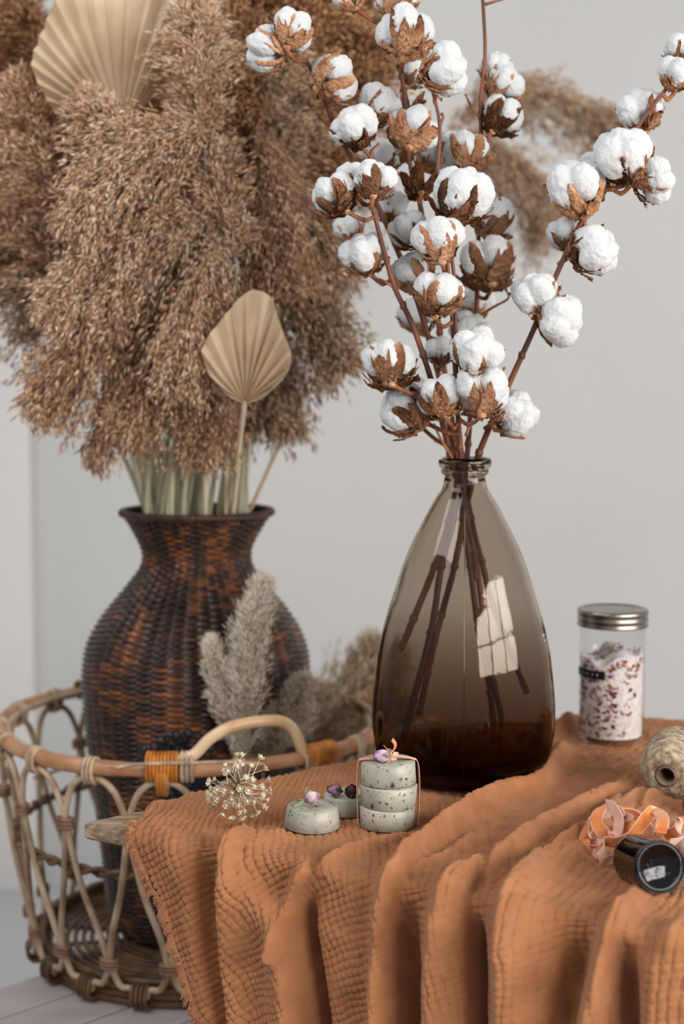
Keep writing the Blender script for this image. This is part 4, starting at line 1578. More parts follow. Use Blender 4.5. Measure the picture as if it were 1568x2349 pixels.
# light pampas plumes standing in the basket
th_ = thing('pampas_grass', (P(548, 1900, 1.8).x, 1.8, ZB + .03), 'fluffy cream pampas plume upright in front of the dark wicker vase', 'dried grass')
PA = (srgb(236, 216, 188), srgb(255, 250, 240))
PB = (srgb(192, 170, 148), srgb(250, 236, 218))
mb = MB()
tube(mb, spline([(P(548, 1900, 1.8).x, 1.8, ZB + .03), P(550, 1800, 1.785), P(552, 1650, 1.775)], 5), .0025, 8)
mobj('stalk', mb, M_stalk_tan, th_)
plume(th_, spline([P(545, 1760, 1.785), P(556, 1620, 1.772), P(572, 1480, 1.766), P(600, 1345, 1.762)], 8), .066, 15000, .013, .0011, PA, grav=.02, forward=1.5, taper=.62, nb_=420, spread=.28)
plume(th_, spline([P(530, 1720, 1.785), P(512, 1620, 1.77), P(496, 1540, 1.768), P(484, 1478, 1.766)], 8), .036, 4500, .012, .0010, PA, grav=.02, forward=1.6, taper=.5, nb_=130, spread=.3)
th_ = thing('pampas_grass', (P(640, 1900, 1.86).x, 1.86, ZB + .03), 'greyish pampas tuft filling the space inside the arched basket handle', 'dried grass')
mb = MB()
tube(mb, spline([(P(640, 1900, 1.86).x, 1.86, ZB + .03), P(610, 1850, 1.85), P(600, 1760, 1.84)], 5), .0025, 8)
mobj('stalk', mb, M_stalk_tan, th_)
plume(th_, spline([P(575, 1790, 1.84), P(600, 1720, 1.835), P(650, 1650, 1.84), P(700, 1570, 1.85)], 8), .060, 9000, .012, .0010, PB, grav=.10, forward=1.0, taper=.5, nb_=320, spread=.35)
th_ = thing('pampas_grass', (P(700, 1900, 1.98).x, 1.98, ZB + .03), 'blurred tan pampas plume leaning right behind the glass vase', 'dried grass')
mb = MB()
tube(mb, spline([(P(700, 1900, 1.98).x, 1.98, ZB + .03), P(650, 1850, 1.99), P(680, 1760, 2.02)], 5), .0025, 8)
mobj('stalk', mb, M_stalk_tan, th_)
PC = (srgb(208, 172, 136), srgb(255, 238, 212))
plume(th_, spline([P(690, 1790, 2.03), P(740, 1700, 2.05), P(800, 1620, 2.08), P(860, 1500, 2.1)], 8), .125, 15000, .014, .0014, PC, grav=.03, forward=1.2, taper=.5, nb_=320, spread=.3)
plume(th_, spline([P(680, 1780, 2.03), P(750, 1740, 2.04), P(830, 1690, 2.06), P(900, 1650, 2.08)], 8), .095, 9000, .014, .0014, PC, grav=.03, forward=1.2, taper=.5, nb_=220, spread=.3)
# ------------------------------------------------------------------ cotton: prototypes
def lint_mesh(seed):
    rg = random.Random(seed)
    bm = bmesh.new()
    bmesh.ops.create_icosphere(bm, subdivisions=5, radius=1.0)
    nl = rg.choice((4, 5, 5))
    lob = []
    for k in range(nl):
        a = 2 * PI * k / nl + rg.uniform(-.2, .2)
        lob.append((Vector((.50 * math.cos(a), .50 * math.sin(a), rg.uniform(-.10, .14))), rg.uniform(.46, .56), rg.uniform(.56, .70)))
    lob.append((Vector((rg.uniform(-.1, .1), rg.uniform(-.1, .1), .28)), .46, .5))
    from mathutils import noise as mn
    off = Vector((seed * 3.1, seed * 1.7, 0))
    for v in bm.verts:
        d = v.co.normalized()
        best = []
        for c, r1, r2 in lob:
            # ray from the origin through an ellipsoid
            s = Vector((1 / r1, 1 / r1, 1 / r2))
            dd = Vector((d.x * s.x, d.y * s.y, d.z * s.z))
            cc = Vector((c.x * s.x, c.y * s.y, c.z * s.z))
            A = dd.dot(dd)
            B = -2 * dd.dot(cc)
            C = cc.dot(cc) - 1
            disc = B * B - 4 * A * C
            if disc > 0:
                best.append((-B + math.sqrt(disc)) / (2 * A))
        best = sorted(best, reverse=True) or [.5]
        r = best[0]
        if len(best) > 1:
            r += .02 * math.exp(-(best[0] - best[1]) * 14)
        r = max(r, .35)
        r *= 1 + .055 * mn.noise(d * 3 + off) + .045 * mn.noise(d * 8 + off) + .018 * mn.noise(d * 19 + off)
        r += .018 * abs(mn.noise(Vector((d.x * 5, d.y * 5, d.z * 26)) + off))
        v.co = d * r
    me = bpy.data.meshes.new('cotton_lint')
    bm.to_mesh(me)
    # short fibres standing off the surface
    vs = [v.co.copy() for v in bm.verts]
    bm.free()
    bmf = bmesh.new()
    bmf.from_mesh(me)
    for i in range(0):
        c = rg.choice(vs)
        n = c.normalized()
        t = Vector((rg.uniform(-1, 1), rg.uniform(-1, 1), rg.uniform(-1, 1))).cross(n).normalized()
        w = n.cross(t) * .006
        L = rg.uniform(.06, .17)
        p1 = c + t * L * .6 + n * L * .35
        p2 = c + t * L * 1.2 + n * L * rg.uniform(.1, .6)
        q = [bmf.verts.new(z_) for z_ in (c - w - n * .02, c + w - n * .02, p1 + w * .8, p2, p1 - w * .8)]
        bmf.faces.new(q)
    bmf.to_mesh(me)
    bmf.free()
    me.polygons.foreach_set('use_smooth', [True] * len(me.polygons))
    me.materials.append(M_lint)
    return me


def husk_mesh(seed, openness=1.0, big=1.0):
    rg = random.Random(seed * 13 + 5)
    bm = bmesh.new()

    def leaf(a0, prof, wid, cup, jag):
        nu, nv = 7, 12
        g = []
        for j in range(nv + 1):
            v = j / nv
            r = np.interp(v, [p[0] for p in prof], [p[1] for p in prof])
            z = np.interp(v, [p[0] for p in prof], [p[2] for p in prof])
            w = wid * (math.sin(PI * min(1, .10 + .90 * v)) ** .7 + .02) * (1 if v < .95 else .6)
            row = []
            for i in range(nu):
                u = (i / (nu - 1) - .5) * 2
                aa = a0 + .10 * math.sin(3 * v + seed)
                off = u * w
                rr = r - cup * u * u + jag * rg.uniform(-1, 1) * .03
                zz = z + jag * rg.uniform(-1, 1) * .03 + (abs(u) > .9) * jag * .10 * rg.uniform(-1, 1)
                x = rr * math.cos(aa) - off * math.sin(aa)
                y = rr * math.sin(aa) + off * math.cos(aa)
                row.append(bm.verts.new((x, y, zz)))
            g.append(row)
        for j in range(nv):
            for i in range(nu - 1):
                bm.faces.new((g[j][i], g[j][i + 1], g[j + 1][i + 1], g[j + 1][i]))

    n = 5 if seed % 2 else 4
    for k in range(n):
        a = 2 * PI * k / n + .6 + rg.uniform(-.12, .12)
        o = openness * rg.uniform(.92, 1.08)
        tip = rg.uniform(-.05, .22)
        leaf(a, [(0, .05, -.98), (.15, .28, -.93), (.35, .62 * o, -.72), (.6, .90 * o, -.34), (.85, 1.0 * o, tip * .6), (1, (1.10 if k % 2 else .92) * o, tip + .14)], .26 * big, .10, .5)
    for k in range(3):
        a = 2 * PI * k / 3 + rg.uniform(0, 1)
        leaf(a, [(0, .03, -1.06), (.2, .26, -1.04), (.5, .62 * o, -.86), (.8, .98 * o, -.56), (1, 1.18 * o, -.36 + rg.uniform(-.2, .2))], .30 * big, .05, 1.3)
        for q in (-.34, .34):
            leaf(a + q, [(0, .2, -1.0), (.5, .72 * o, -.74), (1, 1.05 * o, -.28 + rg.uniform(-.1, .2))], .085, .02, .6)
    bmesh.ops.solidify(bm, geom=list(bm.faces), thickness=.022)
    bmesh.ops.create_icosphere(bm, subdivisions=2, radius=.20, matrix=Matrix.Translation((0, 0, -.98)))
    me = bpy.data.meshes.new('husk')
    bm.to_mesh(me)
    bm.free()
    me.polygons.foreach_set('use_smooth', [True] * len(me.polygons))
    me.materials.append(M_husk)
    return me


LINTS = [lint_mesh(i + 1) for i in range(6)]
HUSKS = [husk_mesh(1, 1.0, 1.0), husk_mesh(2, .96, .9), husk_mesh(3, 1.05, 1.15), husk_mesh(4, 1.0, .75), husk_mesh(5, 1.1, 1.2)]
bits_bm = MB()
for i in range(7):
    pass
ctr = [0]


def boll(branch, stem_pts, x, y, r, ang, away, Y, hk=None, lint=True, spin=None, attach=None):
    i = ctr[0]
    ctr[0] += 1
    Y = Y + DY
    c = P(x, y, Y)
    R_ = r / FPX * Y * 1.12
    a = math.radians(ang)
    d = Vector((math.cos(a), away, math.sin(a))).normalized()
    M = axis_matrix(c, d) @ Matrix.Rotation(spin if spin is not None else i * 1.3, 4, 'Z') @ Matrix.Diagonal((R_, R_, R_ * (.96 if i % 2 else 1.04), 1))
    if lint:
        o = put('cotton_boll', LINTS[i % len(LINTS)], None, branch, M)
        h = put('husk', HUSKS[(hk if hk is not None else i) % len(HUSKS)], None, o, M @ Matrix.Diagonal((.94, .94, .97, 1)))
        h['label'] = 'dry brown husk'
    else:
        M = M @ Matrix.Diagonal((.8, .8, .9, 1))
        o = put('empty_husk', HUSKS[(hk or i) % len(HUSKS)], None, branch, M)
        o['label'] = 'brown husk'
    base = c - d * R_ * 1.02
    sp_ = np.array(stem_pts)
    if attach is not None:
        tgt = Vector(P(attach[0], attach[1], attach[2] + DY))
    else:
        dd = np.linalg.norm(sp_ - np.array(base), axis=1) + (sp_[:, 2] - base.z).clip(-.005, None) * .9
        tgt = Vector(sp_[int(np.argmin(dd))])
    mb = MB()
    mid = base * .5 + tgt * .5 - d * R_ * .25 + Vector((0, 0, -.002))
    tube(mb, spline([c - d * R_ * .9, base - d * .001, mid, tgt], 5), np.linspace(.0026, .0022, 16), 7)
    V, F = lathe([(.0002, -.003), (.003, -.0015), (.0032, .001), (.0002, .003)], 8, tuple(mid))
    mb.add(V, F)
    mobj('twig', mb, M_twig, o)
    return o


def branch(label, path, rad, bolls, inner, twigs=()):
    """path: pixels (x, y, Y) from the vase mouth upwards; inner: pixels below the mouth, inside the glass"""
    pts = [P(q[0], q[1], q[2] + DY) for q in list(reversed(inner)) + list(path)]
    sp_ = spline([tuple(q) for q in pts], 10)
    b = thing('cotton_branch', tuple(sp_[0]), label, 'cotton branch', 'cotton branches in the glass vase')
    mb = MB()
    n = len(sp_)
    rr = np.interp(np.linspace(0, 1, n), [0, .5, 1], [rad * 1.1, rad, rad * .62])
    rr = rr * (1 + .10 * np.sin(np.arange(n) * 1.9) * (np.arange(n) % 9 == 0))
    tube(mb, sp_, rr, 10)
    # nodes
    for k in range(8, n - 3, 11):
        c = sp_[k]
        V, F = lathe([(rr[k] * .9, -.004), (rr[k] * 1.35, -.001), (rr[k] * 1.3, .0015), (rr[k] * .9, .005)], 10, tuple(c), cap0=False, cap1=False)
        mb.add(V, F)
    mobj('stem', mb, M_stem, b)
    for tw in twigs:
        m2 = MB()
        q = spline([tuple(P(w[0], w[1], w[2] + DY)) for w in tw], 4)
        tube(m2, q, np.linspace(.0019, .0010, len(q)), 6)
        V, F = lathe([(.0002, -.002), (.0022, 0), (.0002, .0022)], 8, tuple(q[-1]))
        m2.add(V, F)
        mobj('side_twig', m2, M_twig, b)
    outer_ = sp_[len(inner) * 10:]
    for q in bolls:
        boll(b, outer_, **q) if isinstance(q, dict) else boll(b, outer_, *q)
    return b


DY = -.055
YN = YV - DY
branch('reddish cotton branch curving out left in front, bearing the lowest left open boll',
       [(1036, 1058, YN - .008), (1012, 960, 1.625), (985, 860, 1.61), (945, 745, 1.60), (905, 660, 1.59), (876, 560, 1.585), (852, 468, 1.58)], .0036,
       [(765, 443, 47, 125, .35, 1.585, 4), (862, 410, 46, 80, .55, 1.575, 0), (806, 402, 34, 100, .1, 1.615, 1), (833, 577, 50, 110, -.45, 1.60, 1),
        (893, 830, 55, 95, .75, 1.59, 2), (800, 520, 34, 120, 0, 1.72, 3)],
       [(1048, 1105, YN), (1028, 1200, YN + .01), (1000, 1290, YN + .02), (955, 1400, YN + .03), (918, 1490, YN + .035)],
       [[(905, 660, 1.59), (880, 645, 1.59), (848, 632, 1.595)]])
branch('cotton branch reaching to the top left over the brown reeds with bolls at its tip',
       [(1046, 1058, YN), (1015, 900, 1.655), (960, 700, 1.66), (905, 560, 1.66), (862, 465, 1.655), (815, 380, 1.65), (770, 298, 1.65), (735, 205, 1.645), (702, 138, 1.64)], .0034,
       [(612, 110, 47, 160, .25, 1.635, 3), (672, 70, 47, 72, .55, 1.625, 0), (770, 177, 50, 35, .45, 1.635, 2), (812, 287, 50, 115, -.35, 1.62, 1, True, None, (853, 345, 1.63)), (872, 240, 46, 60, .2, 1.67, 3), (880, 355, 40, 80, 0, 1.74, 1)],
       [(1050, 1105, YN - .002), (1038, 1200, YN - .004), (1012, 1300, YN - .012), (990, 1440, YN - .02), (955, 1580, YN - .035), (925, 1700, YN - .045)],
       [[(770, 298, 1.65), (750, 284, 1.648), (738, 250, 1.646)], [(862, 380, 1.655), (850, 350, 1.64), (868, 330, 1.635)]])
branch('cotton branch with a red stem rising straight left of centre to the top edge',
       [(1052, 1058, YN + .006), (1020, 860, 1.68), (990, 620, 1.685), (965, 480, 1.68), (938, 360, 1.675), (926, 210, 1.67), (912, 140, 1.665), (905, 60, 1.66)], .0033,
       [(930, 78, 60, 85, .55, 1.65, 0), (905, 2, 42, 90, .6, 1.67, 4), (797, -10, 34, 120, .3, 1.67, 1), (948, 300, 54, 75, .85, 1.655, 2), (960, 408, 48, 95, .95, 1.69, 4, False), (990, 352, 40, 60, 0, 1.73, 1),
        (940, 232, 36, 80, .9, 1.69, 2, False), (948, 165, 34, 60, 0, 1.72, 3), (895, 470, 36, 90, 0, 1.74, 3)],
       [(1056, 1105, YN + .004), (1062, 1200, YN + .006), (1078, 1300, YN + .008), (1095, 1430, YN + .01), (1120, 1560, YN + .02), (1136, 1700, YN + .03)],
       [[(926, 210, 1.67), (950, 190, 1.668), (970, 175, 1.665)]])
branch('thin grey-brown cotton twig branch in the middle with a high side boll',
       [(1060, 1058, YN - .01), (1046, 900, 1.61), (1038, 740, 1.61), (1025, 600, 1.60), (1012, 480, 1.60), (1003, 400, 1.60), (1008, 290, 1.60), (990, 205, 1.60), (963, 112, 1.60)], .0025,
       [(1025, 158, 54, 10, -.25, 1.59, 1), (1062, 440, 62, 75, -.15, 1.585, 2), (1003, 545, 55, 100, .25, 1.575, 0), (936, 525, 42, 130, 0, 1.63, 3), (940, 622, 46, 130, .1, 1.64, 2), (1006, 668, 52, 80, .35, 1.585, 4), (1040, 330, 34, 60, 0, 1.70, 3)],
       [(1064, 1105, YN - .004), (1070, 1180, YN - .01), (1085, 1260, YN - .02), (1092, 1330, YN - .03)],
       [[(1008, 290, 1.60), (1016, 270, 1.60), (1013, 262, 1.60)], [(985, 270, 1.60), (962, 295, 1.61)]])
branch('dark straight cotton branch running up past the top edge right of centre',
       [(1070, 1058, YN + .01), (1082, 900, 1.69), (1092, 720, 1.70), (1098, 500, 1.70), (1103, 330, 1.695), (1102, 230, 1.69), (1112, 120, 1.69), (1105, -30, 1.69)], .0031,
       [(1136, 150, 34, 80, 0, 1.71, 3), (1160, 192, 42, 50, .15, 1.70, 2), (1152, 262, 44, 60, .4, 1.69, 4), (1070, 352, 48, 100, .75, 1.68, 2), (1132, 498, 48, 75, .6, 1.69, 0), (1120, 602, 60, 95, .75, 1.665, 4), (1080, 760, 46, 60, -.1, 1.70, 3), (1090, 690, 40, 90, 0, 1.74, 1), (955, 720, 42, 110, 0, 1.72, 3)],
       [(1066, 1105, YN + .006), (1082, 1200, YN + .012), (1105, 1290, YN + .02), (1128, 1380, YN + .02), (1165, 1480, YN + .03), (1210, 1590, YN + .035)],
       [[(1100, 270, 1.69), (1078, 240, 1.69), (1068, 218, 1.69)], [(1112, 10, 1.69), (1140, 2, 1.69), (1165, -5, 1.69)], [(1093, 730, 1.70), (1130, 705, 1.69), (1165, 685, 1.68), (1160, 665, 1.68)]])
branch('short front cotton branch whose bolls cluster just above the vase mouth',
       [(1056, 1058, YN - .014), (1050, 960, 1.59), (1046, 860, 1.58), (1044, 740, 1.575), (1042, 650, 1.575), (1036, 590, 1.575)], .0030,
       [(1095, 805, 56, 80, -.45, 1.565, 1), (1107, 893, 58, 85, .6, 1.57, 0), (1010, 908, 50, 105, .45, 1.585, 2), (922, 938, 56, 150, .25, 1.62, 4), (1010, 800, 34, 90, 0, 1.66, 3), (935, 905, 44, 100, 0, 1.67, 3)],
       [(1060, 1105, YN - .008), (1068, 1180, YN - .012), (1090, 1280, YN - .02), (1106, 1400, YN - .03), (1130, 1560, YN - .03), (1150, 1660, YN - .03), (1142, 1780, YN - .02)],
       [[(1036, 1050, 1.60), (1012, 1010, 1.60), (995, 975, 1.605)], [(1068, 1000, 1.59), (1080, 960, 1.585), (1060, 950, 1.585)]])
branch('cotton branch arching far out to the right edge against the bare wall',
       [(1092, 1058, YN), (1120, 985, 1.63), (1165, 885, 1.62), (1228, 745, 1.61), (1278, 625, 1.60), (1330, 515, 1.60), (1398, 415, 1.60), (1460, 295, 1.60), (1545, 180, 1.60)], .0034,
       [(1552, 165, 38, 85, -.2, 1.59, 1), (1562, 110, 34, 80, 0, 1.61, 3), (1464, 247, 50, 110, -.1, 1.625, 2), (1428, 350, 62, 110, -.35, 1.58, 1), (1505, 415, 48, 5, -.15, 1.585, 3), (1322, 425, 64, 105, -.25, 1.59, 0),
        (1378, 385, 48, 90, 0, 1.66, 1), (1368, 572, 54, 15, -.5, 1.585, 1), (1300, 532, 42, 110, .1, 1.63, 3), (1224, 668, 48, 120, -.4, 1.59, 1), (1287, 735, 54, -15, -.8, 1.585, 3), (1180, 948, 52, 25, -.65, 1.605, 1)],
       [(1082, 1105, YN + .002), (1062, 1200, YN + .006), (1042, 1300, YN + .01), (1015, 1400, YN + .02), (985, 1520, YN + .03), (960, 1640, YN + .03)],
       [[(1165, 885, 1.62), (1150, 862, 1.62), (1156, 845, 1.62)]])

# ------------------------------------------------------------------ jar with salt and petals
zb = ZC + .001
jar = thing('glass_jar', (JX, YJ, zb), 'clear glass jar with a silver screw lid behind the twine, holding pink salt and petals', 'jar')
jr = 76 / FPX * YJ
ztj = P(1404, 1432, YJ).z - zb
zl = P(1404, 1395, YJ).z - zb
po = [(.0005, .003), (jr * .7, .002), (jr * .9, 0.0), (jr - .002, .002), (jr, .008), (jr, ztj * .5), (jr, ztj - .02), (jr - .001, ztj - .012), (jr + .0005, ztj - .006), (jr + .0005, ztj + .004), (jr, zl - .004)]
pi_ = [(jr - .0016, zl - .004), (jr - .0016, ztj * .5), (jr - .0016, .012), (jr - .010, .006), (.0005, .006)]
V, F = lathe(po + pi_, 96, (JX, YJ, zb))
o = wobj('jar_body', V, F, thin_glass('clear_glass', (.985, .99, .985, 1)), jar)
bmm = bmesh.new(); bmm.from_mesh(o.data); bmesh.ops.recalc_face_normals(bmm, faces=bmm.faces); bmm.to_mesh(o.data); bmm.free()
lr = 82.5 / FPX * YJ
hl = zl - ztj
pl = [(lr - .004, ztj - .0008), (lr - .0005, ztj - .0008), (lr, ztj + .0005), (lr - .0012, ztj + .003), (lr - .001, ztj + .006), (lr - .0001, ztj + .0075), (lr - .0012, ztj + .010), (lr - .001, zl - .006), (lr - .0002, zl - .0045), (lr - .001, zl - .001), (lr - .003, zl), (lr - .007, zl), (lr - .008, zl - .0012), (lr - .012, zl - .0008), (.0005, zl - .0006)]
V, F = lathe(pl, 128, (JX, YJ, zb), lambda a, z: .002 * math.sin(90 * a) if zl - .007 < z < zl - .0005 else 0, cap0=False)
mobj_l = wobj('lid', V, F, mat('brushed_tin', srgb(176, 170, 160), srgb(150, 146, 138), 30, rough=.32, metal=1.0, stretch=(1, 1, 6)), jar)
# black tape label with light marks
lb = MB()
a0_, a1_ = math.radians(-178), math.radians(-112)
zl0, zl1 = P(1380, 1561, YJ - jr).z, P(1380, 1543, YJ - jr).z
na = 24
for side, dr in ((0, .0004), (1, .0010)):
    for i in range(na + 1):
        a = a0_ + (a1_ - a0_) * i / na
        for zz_ in (zl0 + .0006 * (na - i) / na, zl1 + .0006 * (na - i) / na):
            lb.v.append((JX + (jr + dr) * math.cos(a), YJ + (jr + dr) * math.sin(a), zz_))
off = 2 * (na + 1)
for i in range(na):
    b = 2 * i
    lb.f += [(b, b + 2, b + 3, b + 1), (off + b, off + b + 1, off + b + 3, off + b + 2), (b + 1, b + 3, off + b + 3, off + b + 1), (b, off + b, off + b + 2, b + 2)]
lab_o = mobj('tape_label', lb, mat('black_tape', srgb(16, 22, 22), rough=.4), jar, False)
lab_o['label'] = 'black tape label with faint light marks'
mk = MB()
zm = (zl0 + zl1) / 2
for k, (ad, w_, h_) in enumerate(((-164, .0009, .0020), (-159, .0009, .0022), (-154, .0009, .0018), (-149, .0008, .0022), (-144, .0009, .0018), (-134.5, .0012, .0030), (-126, .0021, .0034))):
    a = math.radians(ad)
    c = Vector((JX + (jr + .0011) * math.cos(a), YJ + (jr + .0011) * math.sin(a), zm + .0002))
    V, F = lathe([(.05, 0), (.9, .0), (1, .15), (.7, .5), (.05, .55)], 12)
    M = axis_matrix(c, (math.cos(a), math.sin(a), 0)) @ Matrix.Diagonal((h_ * .5, w_ * .5, .0005, 1))
    if True:
        M = Matrix.Translation(c) @ Matrix.Rotation(a + PI / 2, 4, 'Z') @ Matrix.Diagonal((w_ * .5, .0005, h_ * .5, 1)) @ Matrix.Rotation(PI / 2, 4, 'X')
    mk.add([M @ Vector(v) for v in V], F)
mobj('label_mark', mk, mat('label_print', srgb(176, 166, 178), rough=.5), lab_o)
# contents
ri = jr - .0022
rgc = random.Random(4)
V = []
ns, nh = 96, 60


def ctop(x, y):
    u = x / ri
    return P(1404, 1500, YJ).z - zb + .006 * u + .005 * math.sin(5 * u + 1) + .004 * math.sin(9 * y / ri)


for j in range(nh + 1):
    v = j / nh
    for k in range(ns):
        a = 2 * PI * k / ns
        x, y = ri * math.cos(a), ri * math.sin(a)
        z_ = .0075 + (ctop(x, y) - .0075) * v
        rr = ri - .0012 + .0011 * math.sin(41 * a + j * 2.3) * math.sin(j * 1.7 + 5 * a)
        V.append((JX + rr * math.cos(a), YJ + rr * math.sin(a), zb + z_))
F = [(j * ns + k, j * ns + (k + 1) % ns, (j + 1) * ns + (k + 1) % ns, (j + 1) * ns + k) for j in range(nh) for k in range(ns)]
b0 = len(V)
for q in range(1, 8):
    f = 1 - q / 8
    for k in range(ns):
        a = 2 * PI * k / ns
        x, y = ri * f * math.cos(a), ri * f * math.sin(a)
        V.append((JX + x, YJ + y, zb + ctop(x, y) + .002 * math.sin(q * 2.2 + 7 * a)))
for q in range(7):
    r0 = nh * ns if q == 0 else b0 + (q - 1) * ns
    for k in range(ns):
        F.append((r0 + k, r0 + (k + 1) % ns, b0 + q * ns + (k + 1) % ns, b0 + q * ns + k))
F.append(tuple(b0 + 6 * ns + k for k in range(ns)))
F.append(tuple(reversed(range(ns))))
salt = wobj('bath_salt', V, F, mat('pink_salt', srgb(214, 200, 200), srgb(240, 230, 228), 160, rough=.7, bump=.8, bscale=420, sss=.15), None, True, None, None, (JX, YJ, zb))
tag(salt, 'pale pink bath salt filling most of the clear jar', 'salt', None, 'stuff')
pb = MB()
pc_ = [srgb(92, 40, 52)[:3], srgb(120, 62, 84)[:3], srgb(146, 88, 108)[:3], srgb(74, 38, 34)[:3], srgb(196, 116, 52)[:3], srgb(176, 130, 96)[:3]]
for i in range(1500):
    a = rgc.uniform(0, 2 * PI)
    zf = rgc.uniform(0, 1)
    wx = math.cos(a)
    dens_ = (.9 if zf > .84 else .62 * (1 - max(0, wx * 1.15 + .25)) + .05 * (zf > .5))
    if math.sin(a) > .2:
        dens_ = .6
    if rgc.random() > dens_:
        continue
    x, y = ri * math.cos(a), ri * math.sin(a)
    z_ = .010 + (ctop(x, y) + .003 - .010) * zf
    rr = ri + .0002 - (rgc.uniform(0, ri * .95) if zf > .93 else 0)
    c = Vector((JX + rr * math.cos(a), YJ + rr * math.sin(a), zb + z_ + (.0015 if zf > .93 else 0)))
    s = rgc.uniform(.0011, .0034)
    M = Matrix.Translation(c) @ Matrix.Rotation(a, 4, 'Z') @ Matrix.Rotation(rgc.uniform(0, 6), 4, 'X') @ Matrix.Diagonal((.0006, s, s * rgc.uniform(.35, .8), 1))
    V = [M @ Vector(v) for v in ((1, 0, 0), (0, 1, 0), (0, .4, .9), (0, -.7, .8), (0, -1, -.2), (0, .1, -1), (-1, 0, 0))]
    F = [(0, 1, 2), (0, 2, 3), (0, 3, 4), (0, 4, 5), (0, 5, 1), (6, 2, 1), (6, 3, 2), (6, 4, 3), (6, 5, 4), (6, 1, 5)]
    pb.add(V, F, rgc.choice(pc_))
pet = mobj('petal_flakes', pb, mat('dried_petal_flakes', (.2, .1, .1, 1), rough=.8, attr=True), None, False, (JX, YJ, zb))
tag(pet, 'dark purple and orange dried petal flakes mixed through the salt in the jar', 'petals', None, 'stuff')

# ------------------------------------------------------------------ twine spool
YS = 1.495
face = P(1528, 1779, YS)
axd = Vector((.42, .90, .10)).normalized()      # from the front face backwards
face.z = max(face.z, .022)
spool = thing('twine_spool', tuple(face), 'barrel-shaped spool of beige jute twine at the right edge, its dark hollow core facing out', 'twine')
Msp = axis_matrix(face, axd)
V = []
F = []
prof_s = [(.0115, -.001), (.018, -.0005), (.0250, .004), (.0300, .012), (.0335, .026), (.0350, .042), (.0340, .058), (.031, .072), (.026, .084), (.018, .088), (.0115, .088)]
pd = spline(prof_s, 24)
seg = 160
W = []
for i, (r, z_) in enumerate(pd):
    for k in range(seg):
        a = 2 * PI * k / seg
        s_ = i * .80
        wv = abs(math.sin(i * .62 + a * 2 * (1 if i < 60 else -1) + 1.2 * math.sin(a * 3))) ** .6
        tw = .25 * math.sin(a * 120 + i)
        rr = r + .0010 * wv + .0002 * tw
        zz2 = z_ - (.0010 * wv if i < 40 else 0)
        V.append((rr * math.cos(a), rr * math.sin(a), zz2))
n_ = len(pd)
F = [(i * seg + k, i * seg + (k + 1) % seg, (i + 1) * seg + (k + 1) % seg, (i + 1) * seg + k) for i in range(n_ - 1) for k in range(seg)]
M_twine = mat('jute_twine', srgb(128, 108, 86), srgb(206, 186, 158), 110, rough=.9, spec=.1, bump=.8, bscale=420, ramp=(.36, .62), stretch=(1, 1, 2.2))
put('wound_twine', mesh_np('wound_twine', V, F), M_twine, spool, Msp)
tb_ = [(.0085, .087), (.0085, -.002), (.0095, -.0032), (.0112, -.0030), (.0118, -.001), (.0118, .004)]
V, F = lathe(tb_, 48, (0, 0, 0), cap0=True, cap1=False)
put('core_tube', mesh_np('core_tube', V, F), mat('cardboard_core', srgb(96, 78, 62), srgb(132, 110, 90), 60, rough=.8), spool, Msp)

# ------------------------------------------------------------------ dark bottle lying on its side
rbt = 62 / FPX * 1.205
bc = P(1512, 1997, 1.205)
bc.z = max(bc.z, ZC + rbt + .004)
axb = Vector((-.15, .95, -.20)).normalized()
bottle = thing('glass_bottle', tuple(bc), 'small dark glass bottle lying on its side, ridged round base facing the camera', 'bottle')
Mbt = axis_matrix(bc, axb)
M_dark = mat('dark_amber_glass', srgb(14, 9, 8), rough=.04, spec=.5)
pbt = [(.0003, .0052), (rbt * .4, .0042), (rbt * .65, .0022), (rbt * .78, .0006), (rbt * .80, .0), (rbt * .90, -.0002), (rbt - .001, .0010), (rbt, .003), (rbt, .052), (rbt * .93, .058), (rbt * .6, .063), (rbt * .45, .066), (rbt * .45, .071)]
V, F = lathe(dens(pbt, 3), 96)
put('body', mesh_np('body', V, F), M_dark, bottle, Mbt)
rg_ = MB()
for k in range(64):
    a = 2 * PI * k / 64
    d = Vector((math.cos(a), math.sin(a), 0))
    p_ = d * rbt * .86
    t_ = Vector((-d.y, d.x, 0))
    tube(rg_, [p_ - d * .0011 + t_ * .0003 + Vector((0, 0, -.0002)), p_ + Vector((0, 0, -.0007)), p_ + d * .0011 - t_ * .0003 + Vector((0, 0, -.0001))], [.00035, .00055, .00035], 6)
put('knurled_ring', mesh_np('knurled_ring', np.array(rg_.v), rg_.f), mat('base_ridge_glass', srgb(34, 44, 46), rough=.08, spec=.9, coat=1.0), bottle, Mbt)
em = MB()
X_ = Mbt.to_3x3()


def base_xy(px, py):
    """point on the bottle's base for a pixel"""
    r = ray(px, py)
    o = Vector((0, 0, HC))
    k = (bc - o).dot(axb) / r.dot(axb)
    return Mbt.inverted() @ (o + r * k)


